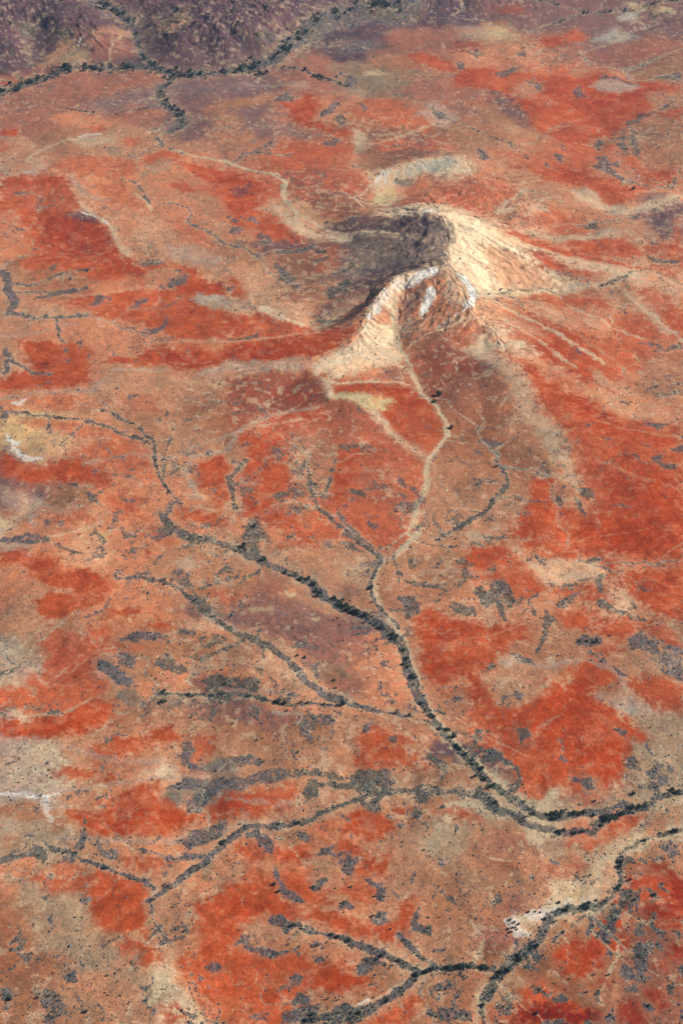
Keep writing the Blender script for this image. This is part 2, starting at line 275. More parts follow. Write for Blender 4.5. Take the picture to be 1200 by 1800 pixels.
# colour, edge softness px, strength, edge wander px | outline; dark strips below white crest and on northeastern mound edge paint shade
AREAS = """
MD 8 .5 8|510,70 580,66 680,74 692,82 610,96 530,98 500,88
MD 8 .55 8|420,0 500,0 520,20 500,60 470,60 440,30
BR 6 .5 6|100,50 150,55 145,66 110,68 95,60
MR 8 .6 5|158,70 180,60 230,70 245,95 200,108 160,106
PO 8 .5 4|165,55 200,45 235,55 240,66 190,60 160,75
Y 6 .5 5|70,110 110,72 130,70 150,95 150,108 110,112
O 8 .5 6|60,115 110,70 120,76 90,110
KG 6 .5 5|255,55 290,30 330,10 340,30 300,55 265,66
PO 6 .5 5|285,55 310,38 325,30 340,35 300,55
MR 12 .7 6|60,168 130,140 220,128 300,130 270,150 200,165 130,185 60,190
MD 8 .4 6|270,75 320,60 400,62 400,90 330,105 290,95
G 9 .3 6|120,188 150,178 230,160 275,150 272,185 210,197 150,197
G 9 .25 6|300,145 400,140 480,130 520,148 480,160 400,160 330,170 300,165
V 8 .6 5|290,200 350,190 380,215 360,245 310,250 285,240
R 8 .8 4|0,138 25,134 38,140 15,147 0,150
R 6 .8 4|152,222 178,220 182,227 160,230
RO 6 .8 4|213,246 240,243 250,252 225,256
R 6 .8 4|0,250 12,252 16,264 0,268
RO 8 .8 5|93,297 120,282 160,277 215,280 236,288 236,310 150,312
R 6 .8 5|243,286 265,272 300,263 318,272 300,280 280,296
KG 8 .8 6|255,292 290,280 310,288 290,300 250,305
R 6 .9 6|310,283 345,284 400,292 425,300 440,325 400,322 370,315 335,302
OG 5 .7 5|186,260 200,256 216,262 210,276 192,274
K 8 .7 6|120,245 150,240 200,240 200,250 150,262
OG 12 .8 8|590,125 640,118 700,118 730,128 700,145 640,158 600,148
YW 6 .7 5|645,124 670,123 684,130 660,136 645,133
KG 8 .7 5|575,112 610,110 660,112 640,118 580,122
M 8 .6 7|410,205 440,185 495,195 515,222 460,240 420,232
R 6 .95 6|486,180 520,175 545,167 560,180 582,192 552,202 548,214 575,220 600,228 624,225 622,240 590,238 545,224 515,214 512,200
RO 8 .85 9|620,190 645,168 700,175 720,190 760,205 760,225 735,230 700,218 680,222 640,215 615,200
O 5 .7 8|560,185 600,180 620,200 610,220 585,215 560,205
PG 6 .7 6|725,205 760,175 800,190 800,215 780,225 760,215 740,205
R 6 .8 5|652,258 670,247 700,243 695,255 672,265
R 6 .9 4|0,232 35,228 30,236 0,242
K 7 .8 5|620,228 640,238 655,255 635,266 622,285 628,300 612,300 614,280 624,262 618,245
R 6 .9 5|715,105 740,97 800,113 800,125 740,116
MR 10 .7 8|690,70 760,50 850,70 850,90 760,95 700,85
R 12 .6 6|870,10 920,8 925,25 880,25
RO 9 .8 10|480,250 560,250 620,250 624,290 610,298 500,300 460,290
RM 6 .8 10|640,250 700,240 780,240 800,260 760,268 680,262
BR 6 .7 5|660,298 680,276 720,264 790,270 720,276 695,296 680,305
YW 14 .45 9|830,62 860,44 895,42 905,66 880,74 840,76
PG 12 .4 10|800,50 840,45 860,62 830,75 800,70
R 6 .95 6|943,80 952,66 990,62 1010,54 1032,62 1022,72 990,82 960,83
RO 5 .8 5|1003,68 1015,56 1032,64 1020,72
LG 6 .95 5|1085,35 1096,24 1118,20 1120,28 1104,38
YW 6 .9 4|1140,14 1160,12 1182,17 1180,24 1150,22
LG 8 .8 8|1045,68 1070,58 1085,48 1092,58 1120,66 1090,70 1060,71
YW 6 .7 5|1100,6 1140,4 1130,16 1110,18
RD 8 .8 5|800,78 845,76 846,84 820,96 800,96
R 7 .9 7|800,122 850,120 900,128 960,132 1060,130 1120,138 1200,150 1200,160 1150,180 1130,205 1100,225 1080,235 1040,245 1020,258 960,238 935,222 930,205 900,170 880,158 840,156 800,150
RO 12 .6 12|830,140 930,120 1050,112 1060,130 960,150 860,155
R2 8 .7 6|1025,172 1080,164 1130,156 1180,152 1120,174 1060,184
RO 10 .6 10|920,200 1000,190 1050,200 1060,225 1000,240 950,225
PG 6 .85 7|1035,152 1050,143 1080,139 1115,145 1130,153 1090,166 1055,164
T 6 .8 7|893,163 920,142 955,145 950,162 925,172 898,170
T 6 .7 6|990,125 1015,118 1040,120 1020,135 1000,135
T 6 .7 7|1140,165 1200,155 1200,190 1160,190 1130,182
R 7 .8 5|1165,198 1200,192 1200,222 1180,210 1160,205
V 8 .7 5|862,160 880,160 905,180 932,205 932,232 915,215 890,195 868,180
PO 8 .6 6|885,215 920,220 930,235 900,238 880,228
TD 12 .7 8|1150,225 1200,215 1200,290 1165,290 1150,255
O 12 .7 10|930,225 975,250 990,262 950,285 900,275
R 8 .7 8|1095,275 1130,265 1120,300 1095,295
RO 10 .8 9|860,262 930,270 1060,255 1100,262 1050,300 920,298
R 7 .95 6|0,320 45,312 100,310 122,324 132,345 148,360 128,370 142,378 178,394 200,425 228,455 245,470 260,462 290,462 335,467 350,485 400,500 400,597 330,600 290,585 240,560 140,545 80,500 0,440
R2 12 .7 8|60,390 130,375 180,395 205,430 235,465 240,490 150,450 80,420
RM 8 .6 8|10,345 60,330 120,340 130,365 80,370 20,362
O 8 .85 9|0,372 28,366 42,395 64,440 40,455 0,452
TD 7 .75 10|0,455 70,470 120,478 165,490 165,515 120,530 30,525 0,500
O 8 .8 9|150,500 250,480 290,500 250,505 170,520
RO 8 .8 8|120,538 200,520 330,515 300,540 240,560 150,555
V 8 .8 6|110,375 150,366 180,380 160,392 125,385
RX 7 .7 4|228,478 256,470 262,460 268,464 252,486 238,486
RX 7 .8 4|350,490 396,492 390,508 360,502
R 8 .9 8|250,460 330,462 350,480 395,505 395,540 300,520 260,495
T 5 .8 7|255,470 300,465 330,478 310,510 270,500 252,485
O 12 .9 9|170,310 230,315 242,345 262,372 235,385 250,400 222,420 200,398 165,370 145,350 150,325
RO 12 .7 10|170,320 210,315 235,340 250,365 215,360 175,345
PG 8 .7 5|290,432 340,428 385,445 392,465 340,460 300,448
T 6 .8 7|235,330 262,320 280,345 270,362 250,352
LG 6 .85 5|334,520 350,509 395,516 412,522 400,536 350,534
KG 6 .7 6|350,530 420,520 450,530 430,545 370,542
RO 10 .7 8|310,380 370,405 375,430 335,428 305,405
R 6 .8 6|300,320 330,318 345,335 320,340
R 6 .95 6|380,300 405,306 440,308 465,325 462,348 448,372 425,395 405,395 395,350
R 6 .95 6|400,388 448,368 492,380 512,405 542,420 522,427 480,424 450,420 425,405
O 6 .8 9|395,395 450,400 450,425 400,420
V 6 .6 8|400,330 440,325 450,345 410,345
RM 9 .9 9|495,302 610,298 642,310 648,325 625,342 572,352 585,368 560,375 530,358 508,330
BR 7 .8 9|560,350 625,345 640,365 600,382 560,375 540,362
RD 7 .7 7|550,372 610,375 640,382 590,386 560,384
R 5 .95 5|400,476 420,488 438,512 428,522 405,517
R 7 .95 6|395,553 430,546 490,549 530,571 600,575 625,570 620,590 590,600 500,612 400,615
R2 8 .7 6|400,610 470,600 560,600 600,590 610,600 550,625 480,633 400,628
PO 8 .95 6|395,460 430,458 480,490 522,515 548,545 552,572 520,570 480,548 450,538 436,515 425,488
CR 3 .8 3|437,515 441,514 446,530 475,540 520,568 545,573 520,573 480,556 446,538
P 8 .8 6|482,362 505,378 540,400 572,413 562,424 520,413 500,396 484,378
BR 10 .8 12|500,430 540,420 610,425 622,450 590,490 560,500 530,535 505,530 490,500 470,480
RM 8 .7 10|555,450 600,430 615,445 600,475 560,480
V 8 .7 7|440,425 500,420 560,420 560,432 520,440 470,448
GB 13 .85 12|610,428 640,412 720,400 768,378 800,398 802,425 785,460 750,466 700,478 650,492 610,505 590,500 600,470
OG 8 .5 9|620,420 690,415 720,440 690,460 630,470
MD 7 .75 6|548,556 600,512 660,478 700,470 740,463 700,482 668,498 645,520 605,545 565,570
KG 6 .7 7|560,560 610,522 670,500 672,510 630,530 590,560
BR 6 .8 6|550,570 600,555 650,530 648,545 600,570 570,580
MD 6 .7 6|615,540 650,525 655,532 625,552 
MD 6 .7 6|560,405 600,392 640,382 700,384 740,378 730,412 660,412 600,410
K 7 .7 5|600,420 650,413 720,412 750,415 720,418 650,420
CR 6 .8 6|655,378 700,372 740,366 772,368 768,375 700,382 660,383
W 5 .6 4|738,371 752,366 772,368 770,375 745,375
CR 9 .98 7|768,374 800,376 850,392 905,425 960,460 1000,492 1040,506 960,512 870,512 838,520 836,505 810,478 795,462 788,440 800,410 790,390
P 6 .8 7|790,470 812,450 830,470 850,500 835,510 815,490
PO 10 .9 9|850,430 900,440 960,480 990,500 900,505 860,480
CR 6 .98 5|692,487 740,472 764,464 776,472 745,486 712,502 698,520 693,560 696,605 660,615 620,625 580,645 562,662 552,655 552,642 585,622 620,600 640,570 644,540 668,518
O 6 .9 6|652,545 672,535 690,548 692,575 670,570 655,560
CR 6 .55 8|640,580 665,575 695,585 700,600 660,612 640,605
W 5 .8 6|660,522 690,493 708,490 690,510 672,532 650,560 644,560
W 3 1 2|708,506 726,480 758,467 773,471 764,482 748,490 728,504
GB 5 .8 4|745,490 768,480 776,474 778,484 755,500 725,508 712,512
O 7 .8 6|712,508 745,490 785,478 810,495 825,520 815,548 795,575 760,590 722,600 705,600 698,570 700,530
GB 8 .7 6|702,520 720,515 745,500 755,510 730,540 715,590 703,590
P 7 .7 6|775,480 805,482 825,505 825,525 800,540 780,520
W 3 1 2|757,500 766,512 764,526 754,538 742,556 734,556 738,535 748,514
Y 3 .9 2|735,545 742,545 740,556 735,556
W 3 1 2|803,480 820,488 830,505 836,520 832,538 822,544 815,540 826,520 818,500
O 6 .8 6|745,560 800,550 815,555 790,575 750,590
OG 4 .7 4|765,583 790,560 815,548 808,565 785,582
PO 8 .6 7|560,655 618,628 690,605 714,622 726,662 690,668 640,667 590,668 572,668
BR 6 .7 8|650,612 700,618 722,655 700,665 668,660 655,630
CR 6 .8 5|556,645 620,612 650,612 650,630 600,660 575,662
CR 7 .75 6|554,645 590,618 640,598 690,600 712,622 704,640 650,646 600,662 568,662
R 8 .9 7|572,676 640,674 700,676 735,690 768,728 786,760 768,785 750,798 715,768 680,735 655,718 620,706 585,700
R2 6 .7 5|590,678 640,672 700,672 730,690 690,688 640,684
RO 10 .8 9|700,720 750,740 780,765 750,790 715,765
CR 6 .9 5|566,672 580,676 590,696 578,704 572,690
YW 7 .95 6|575,700 600,695 640,692 665,692 690,702 680,715 655,722 620,708
P 6 .9 5|640,718 665,722 695,760 735,790 750,800 740,806 700,780 670,748
P 3 .95 2|552,654 560,655 575,664 590,670 640,667 690,668 725,678 690,673 640,672 590,675 572,672
RD 8 .85 9|400,665 470,650 543,653 562,672 572,700 525,718 455,730 400,738
BR 9 .6 10|400,700 500,690 520,715 440,745 400,750
RM 8 .85 9|405,735 480,720 580,705 640,718 690,765 735,805 750,830 740,872 722,900 726,925 700,950 672,972 640,955 600,930 575,880 560,850 530,870 500,880 490,915 440,920 418,890 410,850 432,815 440,790 415,772
R 9 .85 8|416,772 430,755 500,722 560,716 565,730 520,760 480,790 450,830 420,840 436,800
R 10 .85 9|470,820 500,800 520,830 500,870 440,905 430,880
R 10 .85 8|590,800 620,775 640,800 620,850 590,880 575,840
RO 9 .85 8|640,760 700,780 740,815 745,860 720,880 690,840 650,820
T 8 .7 12|515,770 570,755 590,790 575,860 540,870 515,830
RO 9 .9 9|600,880 660,880 700,900 710,930 672,962 640,945 615,915
R 7 .95 8|338,830 345,812 370,805 392,800 408,830 400,850 408,880 380,890 362,860
BR 10 .75 14|740,600 800,590 850,620 900,690 870,740 830,760 800,740 770,700 740,660
RD 8 .75 7|795,625 825,620 842,645 838,670 810,670
RD 8 .6 12|745,620 790,610 800,660 780,700 750,680
R 9 .7 8|790,590 835,555 850,590 830,620 800,615
TB 12 .6 14|790,720 880,700 950,740 990,790 1000,830 960,842 900,842 860,810 800,800 770,760
K 8 .65 7|830,590 860,600 885,625 918,645 934,680 945,715 985,755 1006,790 1020,825 1030,850 1010,860 990,830 965,790 935,745 905,715 885,660 850,640
P 6 .8 5|850,610 880,620 870,640 850,625
R 10 .9 9|872,620 918,642 936,685 962,725 1002,765 1022,820 1035,860 1060,940 1200,960 1200,770 1120,752 1050,720 1000,690 940,650
SC 12 .7 12|1000,690 1080,725 1200,750 1200,790 1100,780 1030,750
SC 14 .7 14|1060,800 1200,820 1200,930 1080,900
RO 12 .7 12|1060,560 1200,570 1200,640 1100,610
R 9 .85 9|930,560 1000,580 1060,620 1110,690 1060,700 1000,660 940,620
R 10 .8 9|870,540 930,555 980,600 1010,640 960,640 900,590
TD 9 .75 9|1130,660 1200,635 1200,700 1160,700 1120,680
PO 8 .8 9|1040,650 1110,680 1180,720 1160,745 1090,730 1040,690
PO 8 .8 7|950,538 975,542 1020,575 1015,582 985,570 960,555
P 8 .75 7|1116,518 1140,530 1170,575 1190,590 1170,590 1135,555
PO 7 .7 7|860,532 900,555 950,580 965,600 940,595 890,570
PO 7 .7 7|1020,560 1060,570 1080,580 1060,584 1030,575
P 8 .8 8|800,620 850,600 860,640 820,620
R 8 .9 6|862,398 900,400 960,424 1000,436 1012,450 1080,463 1130,472 1100,472 1040,464 980,442 920,425 882,412
R2 8 .7 5|950,425 1010,445 1090,462 1120,470 1060,466 1000,450
RO 9 .85 8|918,360 960,350 1010,375 1050,402 1020,412 960,406 930,396
RO 12 .7 12|800,310 900,320 905,350 850,370 800,372
BR 7 .7 7|880,355 905,345 915,370 895,388 880,385
P 8 .8 7|920,358 955,348 960,362 940,370 925,368
R 8 .85 7|980,420 1050,412 1095,420 1135,445 1085,452 1030,442
R 8 .9 8|930,298 1000,298 1060,318 1130,328 1150,325 1120,335 1100,350 1070,360 1040,342 1000,320 960,318
R 8 .85 8|1110,300 1180,300 1182,322 1140,325
P 8 .75 8|1000,335 1035,330 1070,355 1100,362 1180,345 1200,342 1200,350 1150,368 1090,378 1060,365 1010,352
V 8 .8 6|1145,378 1200,368 1200,385 1190,400 1188,420 1165,425 1150,405
R 7 .9 6|1190,384 1200,382 1200,470 1165,450 1130,432 1180,425
K 8 .8 6|930,404 980,414 1030,412 1060,402 1100,404 1080,414 1030,420 980,422
P 8 .85 6|845,385 870,398 925,424 985,444 1030,458 1080,470 1130,478 1130,498 1090,492 1060,492 1000,472 930,446 870,420
R 8 .85 7|930,440 970,448 1000,470 1050,480 1065,488 1030,490 990,480 950,465
R 9 .8 8|1110,508 1150,510 1200,545 1200,600 1150,560
R 8 .85 7|1150,465 1185,478 1180,490 1150,480
R 9 .8 8|880,525 960,512 1050,520 1080,540 1020,545 950,530
LG 5 .8 4|996,500 1012,497 1018,503 1003,507
P 8 .9 7|660,302 720,286 790,280 830,290 800,306 740,302 700,320 660,340 648,325
LG 6 .85 5|690,302 740,285 790,282 806,290 780,302 740,308 700,310
GG 4 .7 4|695,315 720,315 738,322 715,325 697,321
W 7 .7 6|655,308 690,296 690,302 665,322
YW 6 .9 5|655,335 690,325 700,345 672,358 655,352
RO 8 .8 8|740,310 800,320 800,350 760,365 700,360 710,335
RM 8 .8 8|770,330 830,318 850,340 830,365 790,360
P 6 .8 6|660,368 700,362 800,362 840,372 800,376 740,368 690,376
CR 6 .7 5|545,410 600,412 660,408 600,424
R 6 .95 5|40,598 140,600 162,618 162,640 154,675 146,682 80,682 0,687 0,665 35,650 52,640 44,620
R 6 .95 6|175,642 240,642 290,638 350,648 380,638 410,626 480,632 545,628 580,616 600,600 500,602 400,608 250,612 240,625 200,625
R2 8 .7 6|250,620 400,612 500,612 540,622 480,630 400,625 350,645 300,635
RO 10 .8 8|240,600 330,596 400,597 400,610 250,615
RX 5 .8 4|60,640 72,634 84,642 80,648
PO 8 .8 7|310,660 350,665 380,650 400,640 395,665 350,675
PG 6 .75 6|340,655 400,630 480,634 545,634 545,645 500,655 440,645 400,645 360,660
RO 9 .7 9|70,700 130,695 135,712 90,714
RM 12 .6 12|190,700 250,690 290,700 270,720 200,720
RO 8 .85 7|20,735 80,730 140,742 148,762 100,755 50,748
RO 8 .85 8|150,750 210,752 240,775 170,770
Y 9 .45 8|35,770 60,752 110,765 125,785 90,798 60,795
W 6 .9 4|8,757 22,768 32,785 48,800 75,806 60,809 35,803 20,788
R 7 .95 6|0,793 20,790 38,810 70,820 100,812 130,810 165,820 195,838 195,850 180,860 140,850 100,842 50,845 0,832
RO 8 .9 9|120,790 200,775 245,782 268,810 280,848 240,840 200,825 130,805
R 8 .8 7|180,870 210,862 250,880 240,900 200,898
PG 8 .6 8|0,850 50,855 80,880 50,895 0,880
LG 6 .85 4|48,893 56,890 58,905 53,918 49,905
W 5 .8 3|25,706 45,702 40,710 30,711
PO 8 .85 8|0,905 30,912 55,920 50,928 10,926
YW 7 .8 6|0,900 15,910 10,915 0,912
RO 8 .85 8|85,906 140,900 178,912 140,917 95,914
RO 8 .9 7|242,935 282,924 302,938 320,955 280,950
RO 8 .85 8|215,902 270,900 280,912 240,912
R 8 .85 8|310,900 390,900 395,920 350,922 320,915
SC 4 .7 4|250,968 268,967 262,974
Y 6 .8 5|170,928 195,925 192,945 175,950
R 6 .95 6|0,965 40,961 66,970 78,965 108,984 140,997 202,1015 206,1028 175,1042 130,1038 100,1032 72,1024 58,1008 42,984 0,983
R 6 .95 6|62,1060 80,1046 122,1038 134,1058 116,1080 78,1084 64,1074
R 8 .9 6|135,1056 165,1040 195,1030 176,1054 150,1064
RO 10 .8 8|130,1036 200,1032 190,1055 130,1060
R 8 .85 7|190,1066 242,1064 246,1074 200,1077
RO 8 .95 8|60,1130 90,1108 120,1104 150,1122 190,1128 260,1128 240,1140 180,1145 160,1160 165,1200 20,1215 30,1190 72,1165 82,1145
R 9 .85 6|150,1106 180,1095 192,1104 190,1114 150,1116
R 8 .85 6|258,1096 278,1084 308,1098 288,1106
R 10 .6 8|90,1130 150,1135 170,1150 140,1190 100,1180
G 8 .8 9|165,1160 200,1165 235,1200 205,1200 175,1180
KG 12 .6 10|0,1110 55,1115 70,1150 40,1190 0,1200
LG 8 .6 8|305,985 335,975 350,985 320,998
LG 6 .6 5|380,1016 412,1019 410,1030 385,1026
RM 9 .7 7|370,1028 410,1030 430,1045 400,1062 375,1050
MB 10 .85 9|400,1062 440,1042 500,1050 545,1065 600,1085 625,1100 652,1125 640,1150 600,1170 545,1160 500,1135 440,1098
MD 14 .5 12|440,1095 520,1090 560,1105 540,1135 500,1125
YW 5 .45 6|438,1066 472,1062 476,1070 448,1072
YW 5 .7 6|498,1035 515,1036 518,1042 500,1041
YW 5 .7 6|540,1086 565,1088 560,1094 545,1093
OG 8 .85 7|540,1172 608,1170 612,1195 560,1205 548,1190
BR 8 .6 10|560,1180 590,1175 600,1200 575,1205
MB 10 .6 9|570,1030 640,1020 650,1045 600,1058
P 12 .6 10|600,985 640,980 650,1010 640,1030 610,1010
R 8 .85 8|455,905 520,905 548,930 560,962 530,958 500,930 470,920
RO 8 .8 8|490,945 530,945 530,965 500,962
TD 12 .7 10|740,955 800,945 860,960 880,950 840,940 800,940
P 8 .6 8|810,935 840,925 855,945 820,950
LG 5 .9 4|840,938 858,936 860,946 848,948
RO 8 .9 8|688,955 720,925 735,945 700,980
R 7 .95 6|940,842 974,840 977,870 960,900 930,955 905,945 893,940 915,905 930,875
R 9 .97 7|920,905 960,880 1060,905 1200,900 1200,985 1120,966 1080,960 1060,966 1030,970 1000,978 960,970 930,952 905,940
SC 14 .6 14|1020,920 1180,915 1180,960 1050,950
R 8 .95 8|813,962 845,957 885,957 915,972 935,998 952,1020 965,1040 930,1050 900,1042 880,1022 858,1008 832,1022 815,1000
R 8 .9 8|1060,968 1092,988 1082,1010 1058,1028 1000,1030 965,1032 970,1045 1040,1050 1080,1060 1070,1020
P 9 .8 8|905,960 940,985 1000,985 1045,978 1060,990 1040,1010 1000,1022 960,1026 945,1005 925,990
PO 6 .7 6|940,990 980,985 1030,988 1050,1000 1000,1005 960,1003
R 9 .95 8|1092,1012 1130,1000 1200,1003 1200,1085 1160,1078 1120,1050
P 9 .6 9|1080,1040 1110,1050 1120,1075 1090,1075
R 8 .93 8|728,1072 760,1068 800,1090 840,1090 880,1105 925,1102 930,1125 885,1148 875,1180 835,1198 780,1205 745,1185 735,1130 722,1100
SC 12 .7 10|745,1090 800,1100 800,1140 750,1125
SC 12 .7 10|750,1160 800,1165 805,1205 760,1200
R 9 .9 8|975,1080 1025,1075 1045,1092 1062,1108 1050,1120 1020,1112 985,1100
SC 8 .8 7|1038,1080 1055,1085 1062,1100 1045,1095
R 9 .9 8|1060,1095 1110,1085 1145,1095 1135,1112 1100,1130 1062,1122
SC 9 .8 8|1040,1145 1070,1135 1100,1150 1060,1155
R 9 .95 8|998,1205 1004,1180 1030,1163 1060,1170 1085,1185 1095,1205
R 8 .8 7|1140,1100 1170,1105 1200,1140 1180,1150 1150,1125
KG 10 .8 9|1145,1165 1165,1148 1200,1150 1200,1205 1150,1200
P 6 .7 6|880,1165 900,1158 910,1170 890,1180
P 6 .7 6|960,1160 975,1155 972,1170 960,1172
RO 7 .97 7|10,1200 190,1195 192,1212 150,1235 112,1253 30,1242 12,1225
R 7 .97 6|0,1265 60,1258 100,1256 160,1234 206,1232 196,1258 135,1285 60,1298 0,1298
SC 9 .7 6|0,1275 100,1270 140,1265 130,1280 60,1290 0,1290
GG 6 .7 5|80,1250 105,1248 102,1256 85,1256
GG 6 .7 5|10,1240 28,1238 25,1248 12,1248
GG 8 .75 8|190,1215 230,1210 280,1212 350,1222 400,1224 400,1232 290,1235 220,1232
MB 10 .85 7|345,1238 400,1228 470,1243 560,1255 605,1262 590,1272 540,1275 460,1276 400,1260
MD 10 .5 7|380,1238 450,1248 500,1262 440,1265 390,1250
LG 5 .7 4|475,1248 535,1260 530,1264 480,1254
R 8 .9 8|148,1318 198,1294 228,1302 255,1310 220,1326 170,1328
R 7 .9 7|200,1294 250,1290 262,1306 240,1312 215,1302
R 7 .95 7|255,1280 300,1268 328,1282 300,1296 285,1306 262,1292
R 8 .85 8|340,1285 366,1280 376,1308 352,1318 335,1330 320,1325 338,1305
R 8 .9 7|92,1365 112,1350 152,1346 172,1352 130,1364
SC 6 .8 5|165,1370 198,1352 215,1357 192,1368 175,1373
RO 12 .6 10|240,1350 290,1345 400,1345 400,1360 330,1362
P 8 .85 7|242,1354 272,1350 285,1332 312,1355 300,1366 280,1364
R 7 .97 7|115,1430 128,1421 170,1420 190,1410 165,1402 220,1384 250,1370 282,1372 285,1390 300,1400 310,1418 355,1426 342,1442 300,1460 240,1462 160,1456
SC 12 .6 8|150,1430 250,1420 330,1428 290,1450 180,1450
W 4 .95 2|0,1391 30,1391 60,1394 88,1394 105,1389 105,1392 88,1398 60,1399 0,1394
W 7 .5 8|72,1410 84,1405 84,1425 98,1444 86,1448 78,1432
LG 10 .6 8|0,1430 25,1425 30,1460 0,1465
LG 7 .7 5|292,1470 312,1468 312,1478 296,1477
PG 14 .6 12|0,1300 50,1310 90,1340 80,1372 0,1382
R 8 .93 8|370,1412 400,1392 440,1390 480,1375 520,1372 525,1392 480,1418 430,1432 370,1440 
SC 10 .7 7|400,1395 440,1400 430,1420 400,1420
R 8 .9 8|585,1462 600,1440 645,1418 665,1425 700,1442 690,1460 640,1468
SC 6 .8 6|615,1432 640,1422 640,1440 615,1448
SC 7 .85 6|700,1420 718,1413 726,1422 708,1428
R 9 .85 10|620,1300 660,1278 700,1290 735,1305 720,1320 695,1318 732,1332 742,1345 695,1345 680,1356 642,1352 618,1332
SC 7 .6 8|660,1285 690,1290 680,1305 660,1300
R 8 .8 8|765,1425 800,1416 842,1440 800,1444
R 9 .9 9|410,1500 420,1480 470,1472 500,1480 530,1475 545,1500
R 9 .9 8|580,1475 620,1475 640,1500 590,1500
R 9 .95 8|800,1195 822,1198 832,1222 852,1250 862,1282 882,1340 922,1362 952,1388 1010,1402 1042,1412 1050,1396 1040,1382 1062,1374 1082,1360 1108,1332 1092,1308 1140,1300 1140,1290 1102,1268 1065,1242 1042,1236 1036,1195 960,1200 930,1240 880,1240 850,1195
SC 10 .85 8|1000,1200 1040,1205 1034,1238 1062,1242 1100,1268 1140,1296 1085,1298 1105,1325 1085,1358 1050,1365 1000,1340 965,1300 930,1285 925,1270 960,1225
RO 12 .6 12|805,1200 850,1240 870,1300 900,1350 860,1340 840,1280
T 10 .7 9|850,1190 920,1195 950,1220 915,1250 880,1240
PG 8 .8 7|1050,1232 1090,1225 1150,1242 1170,1262 1110,1262 1080,1240
LG 6 .8 5|1080,1242 1115,1245 1110,1256 1088,1252
R 9 .9 8|1110,1200 1200,1195 1200,1252 1160,1242 1125,1232 1100,1215
KG 10 .75 10|1110,1270 1160,1260 1200,1280 1200,1380 1150,1390 1115,1352 1140,1300
OG 8 .7 8|1010,1370 1050,1370 1050,1390 1030,1392
K 10 .9 7|830,1330 858,1352 890,1385 930,1408 965,1416 1000,1430 980,1440 930,1425 890,1400 850,1365
R 8 .93 7|800,1415 815,1428 838,1440 800,1442
K 9 .85 7|900,1425 940,1440 1000,1455 1015,1470 975,1470 930,1460
R 8 .93 7|990,1458 1040,1440 1075,1428 1110,1428 1135,1430 1110,1446 1070,1462 1040,1482 1000,1480
RO 8 .7 7|1010,1400 1050,1408 1060,1416 1010,1420
K 9 .9 7|1085,1475 1110,1460 1150,1455 1200,1440 1200,1465 1130,1480 1095,1500 1050,1500 1060,1485
GG 12 .5 10|1000,1405 1080,1400 1100,1410 1060,1425
MR 16 .35 12|820,1480 880,1450 950,1480 990,1488 980,1500 850,1510
KG 16 .5 12|730,1480 780,1440 860,1445 840,1470 800,1500 740,1510
K 8 .9 7|975,1600 1000,1562 1035,1540 1048,1500 1090,1500 1088,1530 1092,1560 1050,1600 1010,1595
Y 6 .8 5|1004,1562 1020,1552 1030,1570 1018,1575
W 7 .6 5|925,1612 950,1600 975,1595 1000,1578 1040,1580 1050,1585 1000,1595 960,1612 945,1622
W 7 .55 5|890,1620 905,1608 920,1630 935,1640 905,1648 890,1635
PO 6 .8 5|1052,1590 1048,1530 1062,1510 1082,1512 1088,1535 1082,1560 1065,1580
TD 6 .7 5|960,1650 960,1635 985,1618 1010,1606 1030,1605 1010,1625 985,1645
R2 9 .6 9|960,1520 1010,1500 1040,1498 1030,1525 990,1535 965,1535
R2 9 .3 10|870,1520 920,1510 930,1530 890,1535
RD 8 .5 5|838,1645 860,1662 895,1662 885,1672 855,1670
SC 8 .93 8|975,1665 1000,1648 1045,1645 1062,1680 1045,1690 1025,1705 1010,1695 985,1690
SD 8 .93 9|1130,1590 1160,1580 1200,1585 1200,1635 1150,1620
SD 8 .9 9|1165,1545 1200,1530 1200,1572 1175,1570
SD 8 .93 8|1172,1665 1200,1655 1200,1685 1175,1685
SD 8 .93 8|1148,1690 1170,1685 1168,1705 1150,1710
RX 8 .9 9|945,1765 955,1752 978,1750 995,1768 1010,1782 1060,1790 1040,1800 905,1800 890,1790 910,1778
SD 8 .85 9|1085,1770 1115,1755 1135,1780 1140,1800 1090,1800
SD 8 .8 9|1120,1510 1170,1510 1190,1540 1150,1535
SD 8 .6 9|1060,1695 1085,1720 1075,1740 1040,1730
R 8 .85 9|910,1745 960,1735 990,1740 960,1750 920,1755
SD 8 .8 9|1130,1740 1160,1735 1180,1760 1150,1775
RX 8 .6 9|1160,1600 1200,1600 1200,1630
R 8 .95 8|160,1530 180,1528 250,1540 275,1565 262,1600 265,1640 190,1640 165,1600
R 8 .95 8|205,1660 215,1650 262,1660 285,1685 262,1700 228,1690
RO 9 .8 9|30,1538 90,1512 150,1515 160,1525 110,1540
R 9 .8 9|215,1500 290,1500 320,1520 260,1535 220,1520
R 8 .8 8|50,1540 90,1530 160,1540 150,1560 90,1565
R 9 .96 8|340,1605 350,1590 378,1575 400,1552 430,1540 480,1550 500,1580 540,1600 600,1600 640,1612 690,1625 712,1645 700,1652 640,1655 570,1630 500,1622 460,1612 430,1630 400,1665 440,1665 500,1680 560,1690 620,1700 645,1718 600,1745 540,1732 500,1740 540,1775 480,1795 400,1795 380,1760 350,1740 330,1715 310,1680 345,1650
SC 12 .6 9|400,1580 450,1590 530,1605 600,1612 560,1622 450,1605 400,1640
SC 9 .7 8|560,1720 600,1706 640,1715 600,1740
RO 12 .6 9|420,1700 520,1690 540,1710 460,1740
R 9 .9 9|490,1545 520,1535 560,1560 580,1590 530,1590 500,1565
R 9 .9 8|605,1560 640,1545 660,1565 660,1580 620,1578
R 9 .9 8|615,1520 660,1510 690,1500 680,1525 640,1535
